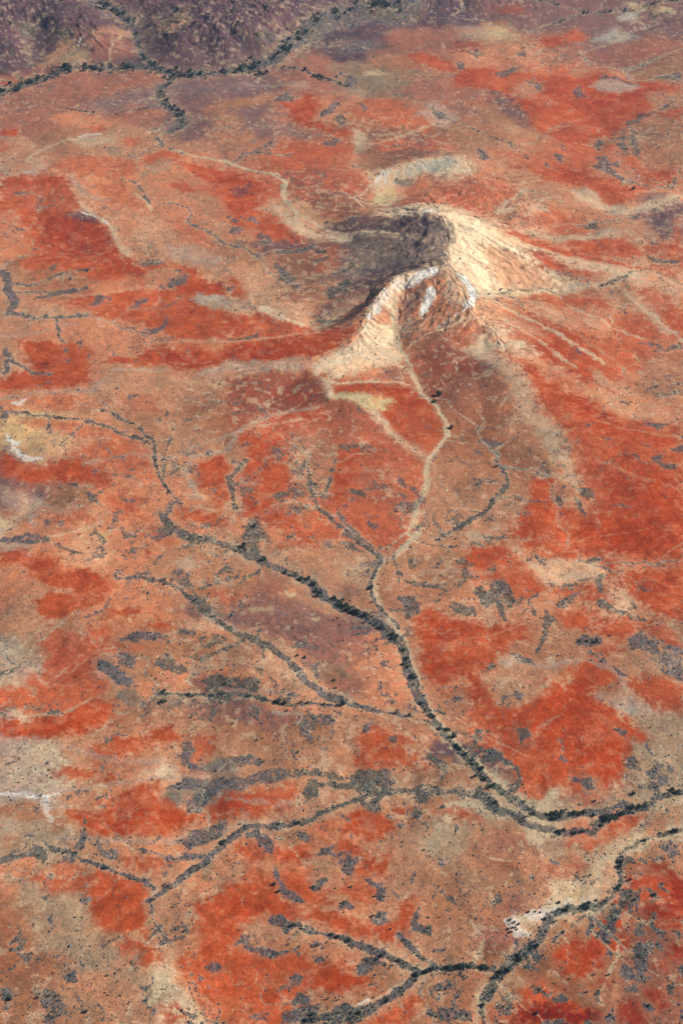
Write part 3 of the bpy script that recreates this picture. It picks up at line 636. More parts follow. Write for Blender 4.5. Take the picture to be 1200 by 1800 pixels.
R 8 .95 7|690,1605 700,1590 732,1580 730,1605 712,1638 695,1630
R 8 .93 7|640,1800 690,1760 725,1748 742,1755 720,1790 700,1800
R 9 .93 8|270,1782 290,1770 312,1765 318,1780 295,1795
RO 10 .8 9|310,1700 400,1690 400,1720 330,1722
KG 14 .7 12|60,1580 130,1600 200,1650 250,1700 280,1750 240,1740 180,1690 100,1640 40,1600
TB 14 .7 12|0,1590 60,1580 70,1600 20,1625
TB 16 .6 14|0,1660 60,1650 100,1700 60,1760 0,1740
"""
# pale washes, tracks and dry beds drawn as lines: colour, width px, softness px, strength | course
LINES = """
PG 11 7 .6|0,700 80,690 160,692 200,652 290,646
PG 9 7 .6|150,815 230,802 300,812 340,790 400,768
PG 10 7 .5|0,868 60,870 120,902
P 7 6 .55|620,250 660,255 700,240 760,215 800,205
PG 9 7 .5|430,145 520,152 600,163 640,160
PO 9 7 .7|0,505 60,516 150,522 240,502 300,500
PO 8 6 .7|240,602 330,598 400,602 500,594 560,580
PG 12 8 .6|880,1165 960,1172 1020,1160 1085,1180 1105,1240
PG 12 8 .55|60,1300 200,1330 300,1340
PG 10 7 .6|0,1402 100,1386 200,1372 300,1362 420,1350
PG 13 8 .6|100,1470 250,1478 380,1460 430,1440
P 6 6 .5|405,765 470,748 530,738
PG 10 8 .5|700,1010 780,1000 860,1005
PG 9 7 .5|400,1400 480,1410 560,1400
P 5 4 .7|690,960 720,935 735,900
P 8 6 .5|880,370 930,350 980,345
PG 8 6 .6|0,590 60,585 130,570
PG 9 7 .6|330,1215 420,1210 520,1230
P 5 5 .6|60,940 120,935 180,915
PG 10 8 .5|60,1210 20,1190 10,1150
P 5 5 .6|480,1180 540,1200 600,1225
K 7 4 .8|50,290 55,278 75,262 110,248 150,243
W 3 2 .8|137,240 152,237 175,235 195,238
W 3 3 .8|258,232 275,230 285,225
K 6 3 .7|275,245 285,235 318,225
K 3 3 .7|190,110 200,70 230,55
W 3 2 .7|142,70 140,78
W 5 3 .9|146,372 165,380 180,386 192,393
P 9 6 .7|140,355 165,378 196,396 208,425 225,445
PG 10 6 .6|125,312 150,345 190,350
P 7 4 .7|238,340 258,355 268,370
K 9 4 .9|300,263 350,275 400,280 440,293 478,307 500,320 498,345 515,372 540,392
P 5 3 .8|540,392 580,408 620,412 660,408 700,412
P 4 3 .9|485,303 503,322 500,340 
CR 3 2 .6|625,350 632,360 640,368
P 4 3 .8|648,300 650,325 640,340 615,350
K 10 4 .95|692,520 692,560 694,595 708,620 722,642 726,665 740,690 762,714 784,742 786,765 770,785 755,805 750,830 752,850 742,870 728,888 728,915 733,938 718,958 690,985
P 5 3 .8|728,915 715,940 733,955
K 11 5 .85|672,985 662,1010 657,1040 668,1068
P 10 4 .8|655,1055 680,1085 700,1115 712,1130
K 11 5 .7|712,1130 722,1160 745,1240 790,1290 830,1335
CR 3 2 .7|820,560 770,585 735,598 715,612
W 3 2 .7|822,543 790,560 765,580
K 8 4 .6|840,515 880,512 930,505 975,512 1000,510 1050,500 1090,488
YW 5 3 .7|850,512 900,512 940,508 980,514
P 4 3 .7|1090,485 1120,478 1150,482 1190,505
P 6 4 .6|800,388 850,390 880,400
P 8 6 .6|870,370 905,345 925,330
PO 2 1.5 .8|1200,950 1160,975 1120,990 1080,1015 1040,1035 1010,1045
PO 2 1.5 .6|800,1128 850,1120 880,1112 925,1098
PO 2 1.5 .4|960,960 1040,935 1140,925
CR 2 1.5 .35|800,1260 850,1290 930,1330
PG 10 6 .8|415,770 400,790 365,800 340,805 325,830 335,850 350,875
PG 9 5 .7|555,715 500,722 430,752 410,765
K 5 4 .7|0,1255 60,1255 110,1253 160,1225
K 14 6 .9|1200,1462 1140,1472 1095,1500 1060,1510 1050,1540 1048,1575
K 5 3 .7|830,1620 850,1650 830,1690 
K 5 4 .7|855,1725 840,1760 838,1800
OG 3 2 .5|1040,1375 1060,1405 1080,1412
P 4 3 .8|540,1640 560,1644 580,1642
P 5 4 .7|760,1690 720,1720 690,1735 640,1765
W 4 3 .9|628,1764 648,1756
PG 5 4 .5|1082,1690 1070,1715
P 8 7 .8|865,525 930,560 1000,600 1060,640
P 7 7 .75|885,560 950,600 1010,650
PO 8 8 .5|960,555 1030,600 1100,650 1160,690
P 7 6 .6|1000,540 1080,575 1150,600
PO 9 9 .5|880,600 940,635 1000,670 1060,700
P 7 6 .75|1100,520 1150,560 1200,600
R2 6 7 .5|900,530 980,575 1050,600
R2 7 7 .5|920,615 1000,655 1080,690
PO 6 7 .5|1000,450 1080,470 1150,490
PO 5 6 .5|1050,740 1120,760 1200,770
PO 6 8 .4|1040,800 1120,840 1200,860
P 6 5 .7|1085,1650 1088,1680 1070,1710 1060,1740
OG 8 6 .6|400,1455 370,1500 360,1540
CR 2 2 .5|860,1510 900,1515
"""
# drainage lines with grey-green cover: width px, cover 0-1, trees per 100 px, tree size m | course
CREEKS = {
 'western feeder creek': ["6 .8 42 5|0,722 25,722 60,727 100,730 140,738 165,745 190,752 215,765 240,772 262,785",
      "5 .8 46 5|165,722 200,730 225,745 245,750 256,768 270,782 273,805 278,828 287,850 297,868 312,880 300,895 288,905",
      "5 .7 20 5|90,760 85,735", "4 .7 18 4|82,752 90,731", "4 .6 14 4|145,745 125,765 105,783", "4 .7 20 5|305,760 298,782 292,808 286,835"],
 'main creek': ["17 .95 34 6|288,905 300,930 330,945 370,950 400,955 430,970 460,985 500,1000 540,1020 570,1045 600,1065 640,1085 670,1105 695,1125 712,1150 718,1180 730,1210 740,1235",
      "14 .8 60 6|740,1235 760,1268 790,1300 820,1330 850,1370 890,1395 930,1425 980,1440 1020,1430 1060,1425 1100,1410",
      "16 .95 130 8|415,963 440,972 465,985", "12 .95 120 8|510,1005 540,1020 570,1045 600,1062 640,1083 665,1098", "9 .95 120 7|665,1098 690,1120 708,1140 716,1175 728,1205",
      "12 .95 100 8|955,1437 1000,1432 1040,1425", "12 .95 120 8|1060,1440 1100,1425 1130,1415 1150,1400 1170,1393 1200,1385", "14 .8 50 6|840,1385 880,1420 930,1450 990,1467 1040,1460 1060,1440",
      "24 .7 12 4|810,1390 850,1400 880,1425", "9 .8 50 6|790,1302 830,1338 862,1375 880,1395"],
 'creek branch below the white hill': ["8 .8 30 6|668,985 658,1010 652,1035 660,1062 690,1095 700,1108", "6 .5 50 7|652,1025 655,1042"],
 'grassy side creek': ["8 .9 30 4|205,1015 240,1012 280,1018", "11 .95 75 5|285,1018 310,1030 345,1055 370,1080 400,1100", "15 .9 30 5|400,1100 440,1120 480,1145 515,1175 540,1205 570,1225 605,1240"],
 'tree row along the thin creek': ["7 .8 10 4|270,1215 340,1215 400,1220 440,1225 490,1238 540,1243 600,1243 650,1250 700,1260 750,1270 790,1300", "7 .8 45 6|275,1215 340,1214 400,1216 440,1224 470,1232", "10 .9 40 6|600,1235 630,1245 665,1255"],
 'southwestern creek': ["11 .95 70 5|262,1580 290,1560 330,1530 365,1505 385,1480 410,1462 430,1448", "10 .85 18 5|430,1448 480,1445 530,1440 580,1420 640,1395 660,1385", "12 .8 14 4|560,1375 620,1378 655,1388 720,1385 800,1390 850,1402", "9 .8 22 5|670,1395 655,1410"],
 'short western gully': ["8 .9 40 5|90,1485 120,1495 160,1515 210,1530 250,1545 270,1558", "6 .8 24 4|300,1503 340,1503", "5 .6 16 4|265,1580 270,1620 300,1655", "6 .8 14 4|280,1500 240,1490"],
 'southern creek': ["9 .85 34 5|500,1635 520,1625 550,1640 600,1650 620,1662 660,1675 710,1690 740,1708", "14 .9 40 5|610,1655 660,1672 710,1692", "9 .9 90 6|740,1708 760,1702 800,1698 870,1697", "10 .8 10 4|700,1645 730,1668 765,1698", "14 .85 60 5|535,1792 590,1780 640,1775 680,1755 715,1730 735,1708"],
 'southeastern creek': ["8 .9 60 6|1200,1455 1150,1465 1100,1490 1090,1500 1088,1520 1092,1550 1075,1575 1045,1590", "7 .8 40 5|1045,1595 1000,1590 965,1610", "17 .97 75 6|1050,1590 1000,1592 965,1612 952,1640 935,1665 900,1690 870,1720 850,1750", "8 .8 40 5|850,1750 845,1775 855,1800", "5 .7 20 4|1030,1605 1000,1625 970,1655", "7 .8 24 5|1035,1600 1040,1625 1030,1640"],
 'northern river': ["18 .97 200 12|0,160 40,150 90,130 130,118 180,117 240,115 280,122 310,130 370,128 410,122 450,115 485,105", "28 .97 320 12|440,118 485,103 500,90 515,72 545,45 570,28 600,18 650,9 720,2", "22 .6 40 10|515,85 550,60 590,45", "9 .5 40 9|600,50 640,40", "9 .6 30 9|500,80 560,78 620,80", "13 .9 40 13|0,150 50,140 80,128"],
 'creek from the northern hills': ["20 .97 240 12|160,-5 200,15 235,40", "9 .95 90 12|235,40 240,60 250,95 272,118", "5 .7 30 10|265,42 280,25 330,5", "4 .8 40 8|270,64 300,52 335,35"],
 'creek leaving the river southward': ["16 .97 190 11|305,135 285,150 283,170 300,190 322,205 318,225 300,232", "7 .9 80 11|275,242 285,257", "4 .7 30 8|300,262 320,270", "5 .6 30 7|270,228 300,218"],
 'short northern side creek': ["6 .9 70 12|500,118 530,124 570,136 600,146 625,156", "4 .8 40 9|600,125 590,135"],
 'northeastern creek': ["7 .9 100 10|1020,20 1060,22 1110,18 1150,5 1200,-2", "4 .8 50 9|930,0 990,10 1020,20", "5 .8 50 9|970,40 990,34 1020,22", "5 .5 20 9|1140,22 1180,23"],
 'thin pebbly gully': ["3 .7 24 6|690,165 740,180 770,195 800,210", "3 .7 26 6|810,215 850,235 895,250 915,268", "3 .7 24 5|640,250 665,258 700,255 745,240", "4 .7 24 5|400,285 430,270 470,262 485,245", "3 .6 20 5|465,267 508,267"],
 'looping thin creek': ["3 .8 44 7|115,190 150,195 200,198 250,192 275,185"],
 'hillside gully': ["7 .8 40 11|80,25 65,45 55,62", "4 .7 34 8|48,72 50,90 50,110", "4 .7 20 9|0,115 30,128 38,135"],
 'western oval creek': ["15 .95 24 4|0,475 15,490 15,510 28,530 18,545 20,552", "9 .95 50 3|20,550 45,558 90,560 150,556", "6 .8 12 3|30,500 60,500 80,495 110,480", "5 .8 12 3|32,515 80,512 155,507", "4 .5 14 3|150,556 200,565 230,580 275,595", "6 .8 12 3|98,565 105,590 115,600"],
 'red plain gully': ["7 .8 14 4|10,610 15,628 40,643 60,652 88,657", "8 .8 5 3|15,630 8,655"],
 'winding pale creek': ["4 .8 22 4|215,312 240,322 253,340 262,360", "4 .7 22 4|280,362 310,360 330,367 340,380 330,392", "6 .7 16 5|330,392 370,410 400,430 440,440 455,450", "4 .5 14 4|455,452 475,480 510,510"],
 'spider gullies': ["9 .85 14 4|410,808 425,812 415,830 403,840 408,865 415,895", "8 .85 14 4|435,805 415,825", "6 .75 14 4|540,820 548,860 560,890", "8 .85 12 4|560,895 590,920 620,945 650,970 668,988", "6 .8 14 4|592,902 610,925 640,950 670,980", "7 .7 12 4|535,805 528,830", "5 .8 14 4|570,865 580,835 590,805"],
 'eastern fan gully': ["7 .9 26 5|872,795 875,815 888,830 892,850 875,870 850,895 830,908 800,925 770,945", "6 .6 12 4|890,815 880,830"],
 'pale eastern creek': ["5 .7 40 5|850,510 900,505 960,503 980,514", "6 .8 50 5|1050,505 1080,495 1095,490 1108,480", "3 .5 24 5|1108,480 1140,474 1180,492 1200,505"],
 'far eastern gully': ["5 .7 34 5|1060,300 1100,318 1130,326 1175,330", "3 .7 20 5|1180,330 1186,312 1195,300", "3 .6 26 5|1080,378 1110,376 1150,368 1200,345", "5 .6 24 5|1030,388 1080,386 1100,380"],
}
# grey saltbush flats: softness, cover | outline
PATCHES = """
8 .7|600,18 660,8 740,10 745,30 700,52 650,40 612,60 596,42
8 .6|520,40 560,30 585,45 560,70 510,95 500,80
8 .7|600,76 660,74 675,82 640,96 598,95
6 .8|600,128 622,134 630,150 606,152
6 .7|560,30 600,22 610,35 580,45
6 .7|440,55 470,50 490,70 470,85 450,75
6 .7|20,40 45,30 60,50 40,70
6 .7|90,50 120,45 140,60 110,75
6 .6|140,0 170,5 200,30 180,28
6 .85|1040,298 1070,300 1085,312 1120,322 1100,326 1070,314
6 .75|1110,225 1125,240 1118,262 1128,280 1112,275 1105,250
6 .8|800,112 812,110 820,120 806,126
6 .7|820,93 840,90 850,98 830,102
6 .75|905,92 925,90 928,98 910,100
6 .8|1080,258 1100,250 1095,268
6 .7|760,195 775,192 790,205 770,208
6 .75|835,262 850,265 860,280 845,282
6 .7|1130,1140 1150,1130 1165,1150 1145,1160
6 .75|640,1280 655,1272 650,1290 638,1292
6 .75|680,1300 695,1295 700,1308 686,1312
6 .75|855,1000 870,990 875,1000
6 .8|305,1470 360,1445 400,1440 390,1460 330,1490
9 .85|425,945 440,915 455,905 460,925 480,932 458,945 455,972 440,972
9 .9|165,1160 200,1163 232,1195 240,1210 205,1200 172,1175
9 .75|190,1150 215,1140 245,1155 235,1175 215,1165
8 .8|205,1115 235,1106 280,1108 300,1118 240,1124
8 .7|275,1150 300,1145 335,1175 300,1175 265,1168
7 .7|305,1105 345,1108 350,1118 320,1115
8 .85|320,1300 338,1285 340,1310 330,1330 350,1345 375,1335 395,1330 375,1345 335,1345 312,1330
9 .9|325,1402 360,1385 380,1365 420,1362 395,1385 360,1400 350,1425 325,1422
9 .7|290,1380 330,1360 400,1360 380,1375 330,1385
10 .7|400,1320 440,1320 470,1330 460,1345 410,1340
10 .65|400,1370 470,1350 540,1345 600,1355 680,1350 700,1380 640,1378 560,1360 480,1372 410,1385
9 .8|620,1350 650,1348 680,1355 690,1378 660,1390 600,1375
8 .85|530,1385 556,1370 560,1392 545,1395
8 .7|800,1395 850,1395 880,1420 870,1440 840,1410 810,1408
7 .85|1100,1330 1118,1328 1125,1350 1105,1345
7 .8|1075,1280 1100,1285 1095,1300 1078,1295
6 .75|1170,1335 1185,1340 1188,1355 1172,1350
7 .75|905,1285 925,1282 930,1305 915,1310
6 .75|835,1278 845,1280 835,1310 820,1312
7 .7|1000,1368 1040,1368 1045,1385 1030,1390 1008,1378
7 .85|835,1030 850,1020 858,1040 870,1020 885,1012 900,1030 905,1055 895,1070 885,1060 890,1095 878,1080 870,1060 855,1070 840,1050
6 .8|800,1070 835,1065 838,1080 810,1084
7 .85|930,1058 936,1060 952,1095 940,1090
6 .8|955,1070 962,1075 975,1098 965,1102 962,1130 945,1150 935,1155 955,1115
6 .8|1015,975 1050,965 1065,972 1040,982
6 .75|980,1030 1060,1005 1065,1035 1058,1045 1045,1020
6 .9|1012,1130 1030,1122 1058,1128 1050,1138 1018,1138
7 .7|1100,1135 1130,1110 1140,1130 1160,1145 1135,1150 1110,1150
8 .6|1155,1150 1200,1150 1200,1200 1160,1190
5 .8|1080,1175 1098,1190 1092,1196
6 .75|480,1520 505,1560 530,1580 535,1588 515,1585 490,1565 480,1545
6 .85|548,1560 556,1540 575,1535 560,1560 552,1566
5 .85|595,1595 605,1580 620,1592
7 .8|640,1540 668,1550 678,1565 670,1585 658,1580 660,1560 648,1552
7 .9|648,1612 665,1600 680,1600 685,1615 662,1622
5 .8|690,1565 705,1575 698,1583
6 .8|728,1600 738,1590 735,1620 760,1622 755,1638 725,1635 722,1620
5 .8|755,1575 775,1545 772,1555 757,1585
5 .7|720,1540 730,1520 728,1550
6 .75|600,1525 610,1500 625,1505 615,1535
6 .85|465,1615 490,1608 520,1628 510,1635 480,1625
7 .8|410,1655 430,1640 450,1642 440,1655
7 .8|430,1660 470,1665 510,1672 480,1678 440,1672
7 .85|500,1650 520,1635 530,1640 515,1655
7 .85|620,1705 640,1682 665,1680 650,1700 635,1710
6 .8|530,1655 560,1652 565,1665 545,1662
6 .85|488,1730 520,1710 535,1715 530,1725 500,1730
6 .8|500,1755 525,1740 545,1745 538,1760
7 .8|430,1775 480,1772 475,1788 440,1785
6 .8|550,1685 565,1678 570,1690 555,1692
9 .8|745,1775 780,1765 830,1775 830,1795 770,1790
7 .8|560,1790 600,1760 650,1770 640,1790 590,1798
6 .9|925,1735 945,1728 955,1738 935,1745
6 .85|950,1740 970,1740 968,1752 952,1748
7 .9|1090,1710 1095,1695 1110,1700 1120,1720 1100,1728
7 .9|1112,1670 1120,1655 1140,1660 1135,1690 1132,1730 1120,1725 1118,1700
7 .85|1092,1735 1120,1730 1120,1745 1100,1742
7 .75|1080,1560 1100,1555 1125,1560 1120,1590 1090,1595
7 .85|1130,1555 1145,1560 1155,1575 1140,1580
7 .8|1110,1635 1120,1618 1132,1640 1125,1650
6 .85|1070,1660 1080,1668 1078,1682 1068,1672
6 .85|1165,1735 1180,1720 1182,1745 1170,1742
6 .85|1125,1760 1145,1765 1150,1775 1130,1770
6 .85|1190,1700 1200,1695 1200,1720
6 .85|1195,1770 1200,1765 1200,1795 1185,1795
8 .7|900,1750 890,1780 870,1790 865,1765 880,1745
6 .8|1110,1530 1130,1520 1128,1532
6 .8|1180,1635 1195,1630 1190,1645
6 .85|1060,1790 1080,1775 1078,1800
6 .85|965,1755 990,1745 1000,1760 985,1768
6 .85|1045,1750 1060,1735 1055,1765
6 .7|1020,1745 1035,1740 1030,1755
8 .8|110,1715 130,1705 140,1720 120,1725
9 .6|60,1740 100,1735 130,1790 80,1780
6 .85|85,1370 60,1418 70,1420 60,1425
6 .8|65,1575 85,1570 80,1580
7 .85|360,1690 380,1685 390,1695 370,1705
6 .75|310,1770 345,1775 340,1785
7 .8|480,180 500,160 520,172 515,178
6 .75|560,205 575,190 590,178 600,182 580,200 570,208
6 .8|585,208 600,200 612,215 600,220
6 .7|628,178 650,190 640,200
6 .75|560,252 590,245 600,252 580,258
6 .8|420,270 455,258 480,242 470,255 440,268
6 .8|465,268 508,266 508,269 468,270
5 .8|865,130 900,118 912,126 890,134 868,134
5 .8|1003,155 1015,150 1030,170 1015,174
5 .7|930,142 950,145 950,158 940,155
6 .75|1050,143 1060,132 1080,135 1120,145 1110,148 1080,140
6 .8|1138,130 1200,125 1200,142 1170,135
6 .85|1095,212 1115,203 1130,198 1150,195 1125,210 1108,218
6 .85|1155,195 1165,188 1185,178 1175,190
6 .85|1078,240 1100,238 1105,246 1085,245
6 .75|1040,260 1055,242 1062,250 1050,265
6 .8|975,272 990,280 985,290 975,285
6 .8|955,280 965,292 970,298 955,290
6 .85|1040,280 1060,275 1075,290 1090,285 1085,298 1050,295
6 .7|912,270 930,278 925,282
6 .85|20,345 35,340 55,342 35,348
6 .85|52,360 95,358 108,352 95,362
6 .8|60,342 80,352 72,353
6 .85|25,396 40,400 52,408 38,405
6 .85|45,430 68,436 60,438
6 .85|85,468 100,463 105,470 95,477
6 .85|130,477 150,473 162,470 150,480
6 .8|240,455 280,452 290,460 255,464
6 .9|262,492 290,495 320,480 330,485 320,500 290,500
6 .8|305,468 318,468 316,475
7 .85|55,527 95,512 150,506 155,512 100,520 70,525
6 .85|155,540 175,520 195,520 175,535 160,545
6 .8|230,535 245,515 260,517 245,530
6 .85|270,590 260,575 285,575 292,553 295,565 285,580
6 .85|225,570 255,578 280,585 260,590
6 .75|260,535 300,530 320,515 300,532
6 .85|430,385 450,380 455,390 440,392
6 .85|400,380 420,388 410,390
7 .75|400,395 430,400 430,410 405,410
7 .85|455,410 475,412 480,425 460,425
7 .8|480,445 520,438 560,425 558,432 530,445 490,452
7 .75|480,460 510,480 530,500 520,512 490,490
6 .85|400,500 418,495 420,500 405,508
6 .85|550,440 575,440 578,448 560,448
6 .75|545,462 575,452 580,460 555,466
6 .75|575,490 615,465 630,460 600,488
6 .9|572,520 600,500 620,492 610,505 585,525
6 .85|400,597 440,590 455,585 450,595 410,598
6 .85|530,565 570,560 600,555 570,568
6 .85|135,600 145,598 140,615
6 .8|148,622 158,622 156,640
6 .8|108,605 120,612 112,618
5 .8|110,632 120,632 118,640
6 .8|195,615 213,622 200,624
6 .7|230,630 243,632 238,638
6 .8|0,720 25,715 10,740 0,745
6 .7|308,750 325,740 330,735 312,745
6 .7|325,738 340,740 328,750
6 .75|295,720 302,730 295,735
6 .75|225,690 235,700 245,685 230,705
6 .8|400,725 430,722 430,726 405,728
7 .8|150,855 168,870 180,860 175,885 160,885 145,872
6 .8|125,850 138,852 135,862
6 .75|200,865 225,875 245,888 225,882
6 .75|195,838 235,840 250,845 220,842
7 .95|0,930 30,935 60,943 85,950 60,950 30,945 0,940
7 .9|0,928 20,932 45,925 70,930 90,950 70,950 45,935 15,942
6 .8|85,948 120,955 150,968 160,972 130,968
6 .8|172,918 200,922 215,918 195,924
6 .75|135,965 165,970 200,972
6 .7|145,1078 180,1065 190,1045 195,1050 180,1070 155,1080
6 .7|290,1025 300,1010 310,1030
6 .7|235,1000 260,1000 275,1012 250,1006
6 .85|545,830 552,812 556,825 548,835
6 .8|475,870 505,860 510,865 485,875
6 .8|615,860 635,860 640,870 625,866
6 .8|695,835 710,845 720,860 705,855
6 .85|1140,808 1165,800 1160,815 1195,820 1185,828 1160,822
6 .85|1175,790 1200,785 1200,798 1185,795
6 .8|1125,780 1145,782 1140,790
6 .8|1132,748 1175,745 1190,738 1180,746 1155,755
5 .8|1055,768 1075,772 1065,776
5 .8|1025,750 1040,746 1035,756
5 .75|1085,700 1110,698 1105,706
6 .75|1000,850 1045,860 1045,878 1020,870
6 .8|1010,870 1025,885 1030,905 1018,895
6 .8|970,860 990,880 985,885
6 .8|1150,620 1190,605 1200,615 1170,620
6 .75|1110,600 1150,605 1190,625 1160,615
6 .8|1010,625 1015,615 1020,628
6 .85|1025,390 1050,385 1055,398 1030,396
6 .85|1100,380 1120,375 1130,372 1115,382
6 .75|1110,424 1150,425 1120,426
6 .75|1130,445 1160,455 1200,460 1180,466 1150,460
5 .7|960,470 985,475 1000,485
6 .85|1075,530 1100,550 1120,552 1090,545
6 .9|985,470 1000,478 995,482
6 .75|690,985 710,1010 700,1030
7 .75|700,1050 730,1045 740,1080 715,1090
6 .75|710,1020 760,1020 800,1025 780,1030 720,1028
6 .8|560,1760 500,1765 500,1790 560,1795
9 .75|640,1410 665,1400 670,1425 655,1430
6 .7|450,1470 470,1465 490,1480 480,1500 465,1490
6 .8|525,1450 545,1460 540,1475 528,1470
6 .7|420,1460 455,1450 490,1475 460,1470
6 .7|290,1520 330,1495 380,1500 340,1510
6 .75|550,1500 570,1480 590,1482 575,1498
6 .7|770,1418 780,1410 785,1420
5 .8|490,1315 500,1312 505,1320
5 .8|560,1320 575,1318 570,1328
5 .8|505,1325 520,1325 520,1332
9 .5|520,1150 560,1170 560,1200 530,1180
"""
# lone trees one can point at: where, crown m | label
LONE = """
771,696,13|largest dark tree standing alone right of the pale wash below the hill
763,709,10|smaller dark tree just below the largest lone tree beside the pale wash
793,752,9|dark tree casting a long thin shadow on the right bank of the pale wash bend
1047,1130,10|round black tree at the right end of the oval grey thicket on the red plain
1031,1130,6|dark tree in the middle of the oval grey thicket on the red plain
1017,1131,6|small dark tree at the left end of the oval grey thicket on the red plain
1071,1119,5|small tree on the grey spot just right of the oval thicket
288,1229,14|wide black tree standing below the western start of the tree row
490,1237,13|black elongated tree clump standing clear at the middle of the tree row
500,1240,11|dark tree joined to the right side of the elongated clump in the tree row
529,1241,7|first of the two small round trees right of the elongated clump in the tree row
541,1242,7|second of the two small round trees right of the elongated clump in the tree row
570,1243,6|small tree alone between the round pair and the big round tree of the row
603,1245,12|big round black tree where the tree row meets the grassy side creek
696,1257,8|dark tree standing alone on the thin creek, right of the wooded confluence
719,1263,8|dark tree on the thin creek, next to the right of the lone round one
505,1253,5|small round tree on the mauve slope just below the elongated clump
590,1214,5|small dark tree on the grey-brown flat above the big round tree
587,1200,6|dark bush tree on the upper part of the grey-brown flat
452,1297,4|small tree on the tan slope below the mauve band
797,1295,12|dark tree right of the meeting point of the thin creek and the main creek
784,1284,9|dark tree just above the meeting point of the thin creek and the main creek
772,1285,8|dark tree left of its twin above the meeting point of the creeks
653,1034,9|dark green tree on the left bank of the branch below the white hill
593,1085,4|small tree on the mauve slope left of the main creek
597,1098,4|lower small tree on the mauve slope left of the main creek
585,1089,3|leftmost of the small trees on the mauve slope beside the main creek
536,1161,7|dark green tree at the edge of the mauve slope above the grassy side creek
523,1158,6|dark tree left of the green one above the grassy side creek
732,1710,11|black tree standing where the two southern creeks join
760,1700,12|broad black tree on the southern creek right of the junction
686,1633,5|small tree alone on the red flat above the southern creek
745,1491,5|small dark tree on the pale khaki flat in the lower middle
658,1574,5|dark tree on the tip of the grey hook of scrub
551,1556,8|dark tree on the left side of the small scrub patch on the red soil
482,1549,8|dark tree at the top of the scrub chain on the red soil
490,1563,8|dark tree second down in the scrub chain on the red soil
604,1587,7|dark tree in the small triangular scrub patch on the red plain
655,1612,7|dark tree in the oval scrub patch right of the triangular one
617,1555,6|dark tree beside the pale bank in the red patch, lower middle
1045,1407,6|dark tree on the upper bank just before the creek bend
1113,1393,10|darkest tree of the upper bank in the right wooded bend
903,1623,6|dark tree in the grove on the white clay flat, upper left
911,1626,6|dark tree at the right of the grove on the white clay flat
896,1618,6|topmost dark tree of the grove on the white clay flat
893,1634,6|lower left tree of the grove on the white clay flat
897,1640,7|lowest tree of the grove on the white clay flat
905,1632,5|middle tree of the grove on the white clay flat
908,1635,5|small tree low on the right of the grove on the white clay flat
900,1632,5|small tree in the centre left of the grove on the white clay flat
928,1605,6|dark tree on the pale bank left of the southeastern creek
940,1604,5|small tree beside the dark one on the pale bank
949,1604,5|tree above the creek edge at the right of the pale bank
982,1585,7|dark tree standing up on the white clay bluff
1048,1580,6|dark tree near the creek bend on the bluff's right end
1115,1582,8|dark tree at the edge of the grey scrub right of the southeastern creek
1150,1572,9|dark tree clump on the red soil right of the southeastern creek
1107,1545,7|dark tree above the grey scrub right of the southeastern creek
1070,1713,6|tree on the pale streak between the scrub patches, lower right
1043,1712,5|small tree left of the pale streak, lower right
943,1780,8|dark green tree on the deep red soil near the bottom edge
1140,1767,7|dark tree in the scrub near the bottom right corner
872,818,6|green tree at the top of the eastern fan gully
150,1776,9|dark bush tree at the lower left corner of the plain
18,1752,10|blue-green bush tree near the left bottom corner
66,1750,7|bush tree right of the blue-green one near the left bottom corner
290,1553,6|tree above the southwestern creek head
448,925,8|green tree at the top of the green delta beside the main creek
1112,336,8|single dark tree right of the far eastern gully
155,475,6|small green tree on the red plain right of the oval creek
"""
# ------------------------------------------------------------ running water: where rain would gather and cut
import heapq
QR = 0.0024                                          # cell size as a share of the distance
Y0, Y1, TX = 1150.0, 8200.0, 0.47
FN, FM = int(math.log(Y1 / Y0) / QR), int(2 * TX / QR)
_fy = Y0 * np.exp(np.arange(FN) * QR); _ft = -TX + np.arange(FM) * QR
FT, FY = np.meshgrid(_ft, _fy); FX = FT * FY
_hb = base_height(FX.ravel(), FY.ravel())
_fh = (_hb + rough(FX.ravel(), FY.ravel(), _hb) + fbm(FX.ravel(), FY.ravel(), 60, 4, 91) * 2.2).reshape(FN, FM)
outlet = np.zeros((FN, FM), bool)
for name, parts in CREEKS.items():
    for part in parts:
        P, _ = at_poly(pts(part.split('|')[1]))
        x0, y0 = P.min(0) - 260; x1, y1 = P.max(0) + 260
        rr = np.flatnonzero((_fy > y0) & (_fy < y1)); 
        if len(rr) == 0: continue
        sl_ = slice(rr[0], rr[-1] + 1)
        d = seg_dist(FX[sl_], FY[sl_], P)
        _fh[sl_] -= 5 * np.exp(-(d / 110) ** 2) + 3 * np.exp(-(d / 25) ** 2)
        outlet[sl_] |= d < FY[sl_] * QR * .8
_flat = _fh.ravel().tolist(); _seen = bytearray(FN * FM); _par = [-1] * (FN * FM); _ord = []
_heap = []
_edge = np.zeros((FN, FM), bool); _edge[0] = _edge[-1] = True; _edge[:, 0] = _edge[:, -1] = True
for c in np.flatnonzero((outlet | _edge).ravel()):
    c = int(c); _seen[c] = 1; heapq.heappush(_heap, (_flat[c], c))
_nb = [1, -1, FM, -FM, FM + 1, FM - 1, -FM + 1, -FM - 1]
_lim = FN * FM
while _heap:
    hgt, c = heapq.heappop(_heap); _ord.append(c)
    for o_ in _nb:
        m_ = c + o_
        if 0 <= m_ < _lim and not _seen[m_]:
            _seen[m_] = 1; _par[m_] = c
            hm_ = _flat[m_]
            heapq.heappush(_heap, (hm_ if hm_ > hgt else hgt, m_))
_acc = [1.0] * _lim
for c in reversed(_ord):
    if _par[c] >= 0: _acc[_par[c]] += _acc[c]
LACC = np.log(np.array(_acc)).reshape(FN, FM); LACC[outlet] = np.minimum(LACC[outlet], 6)
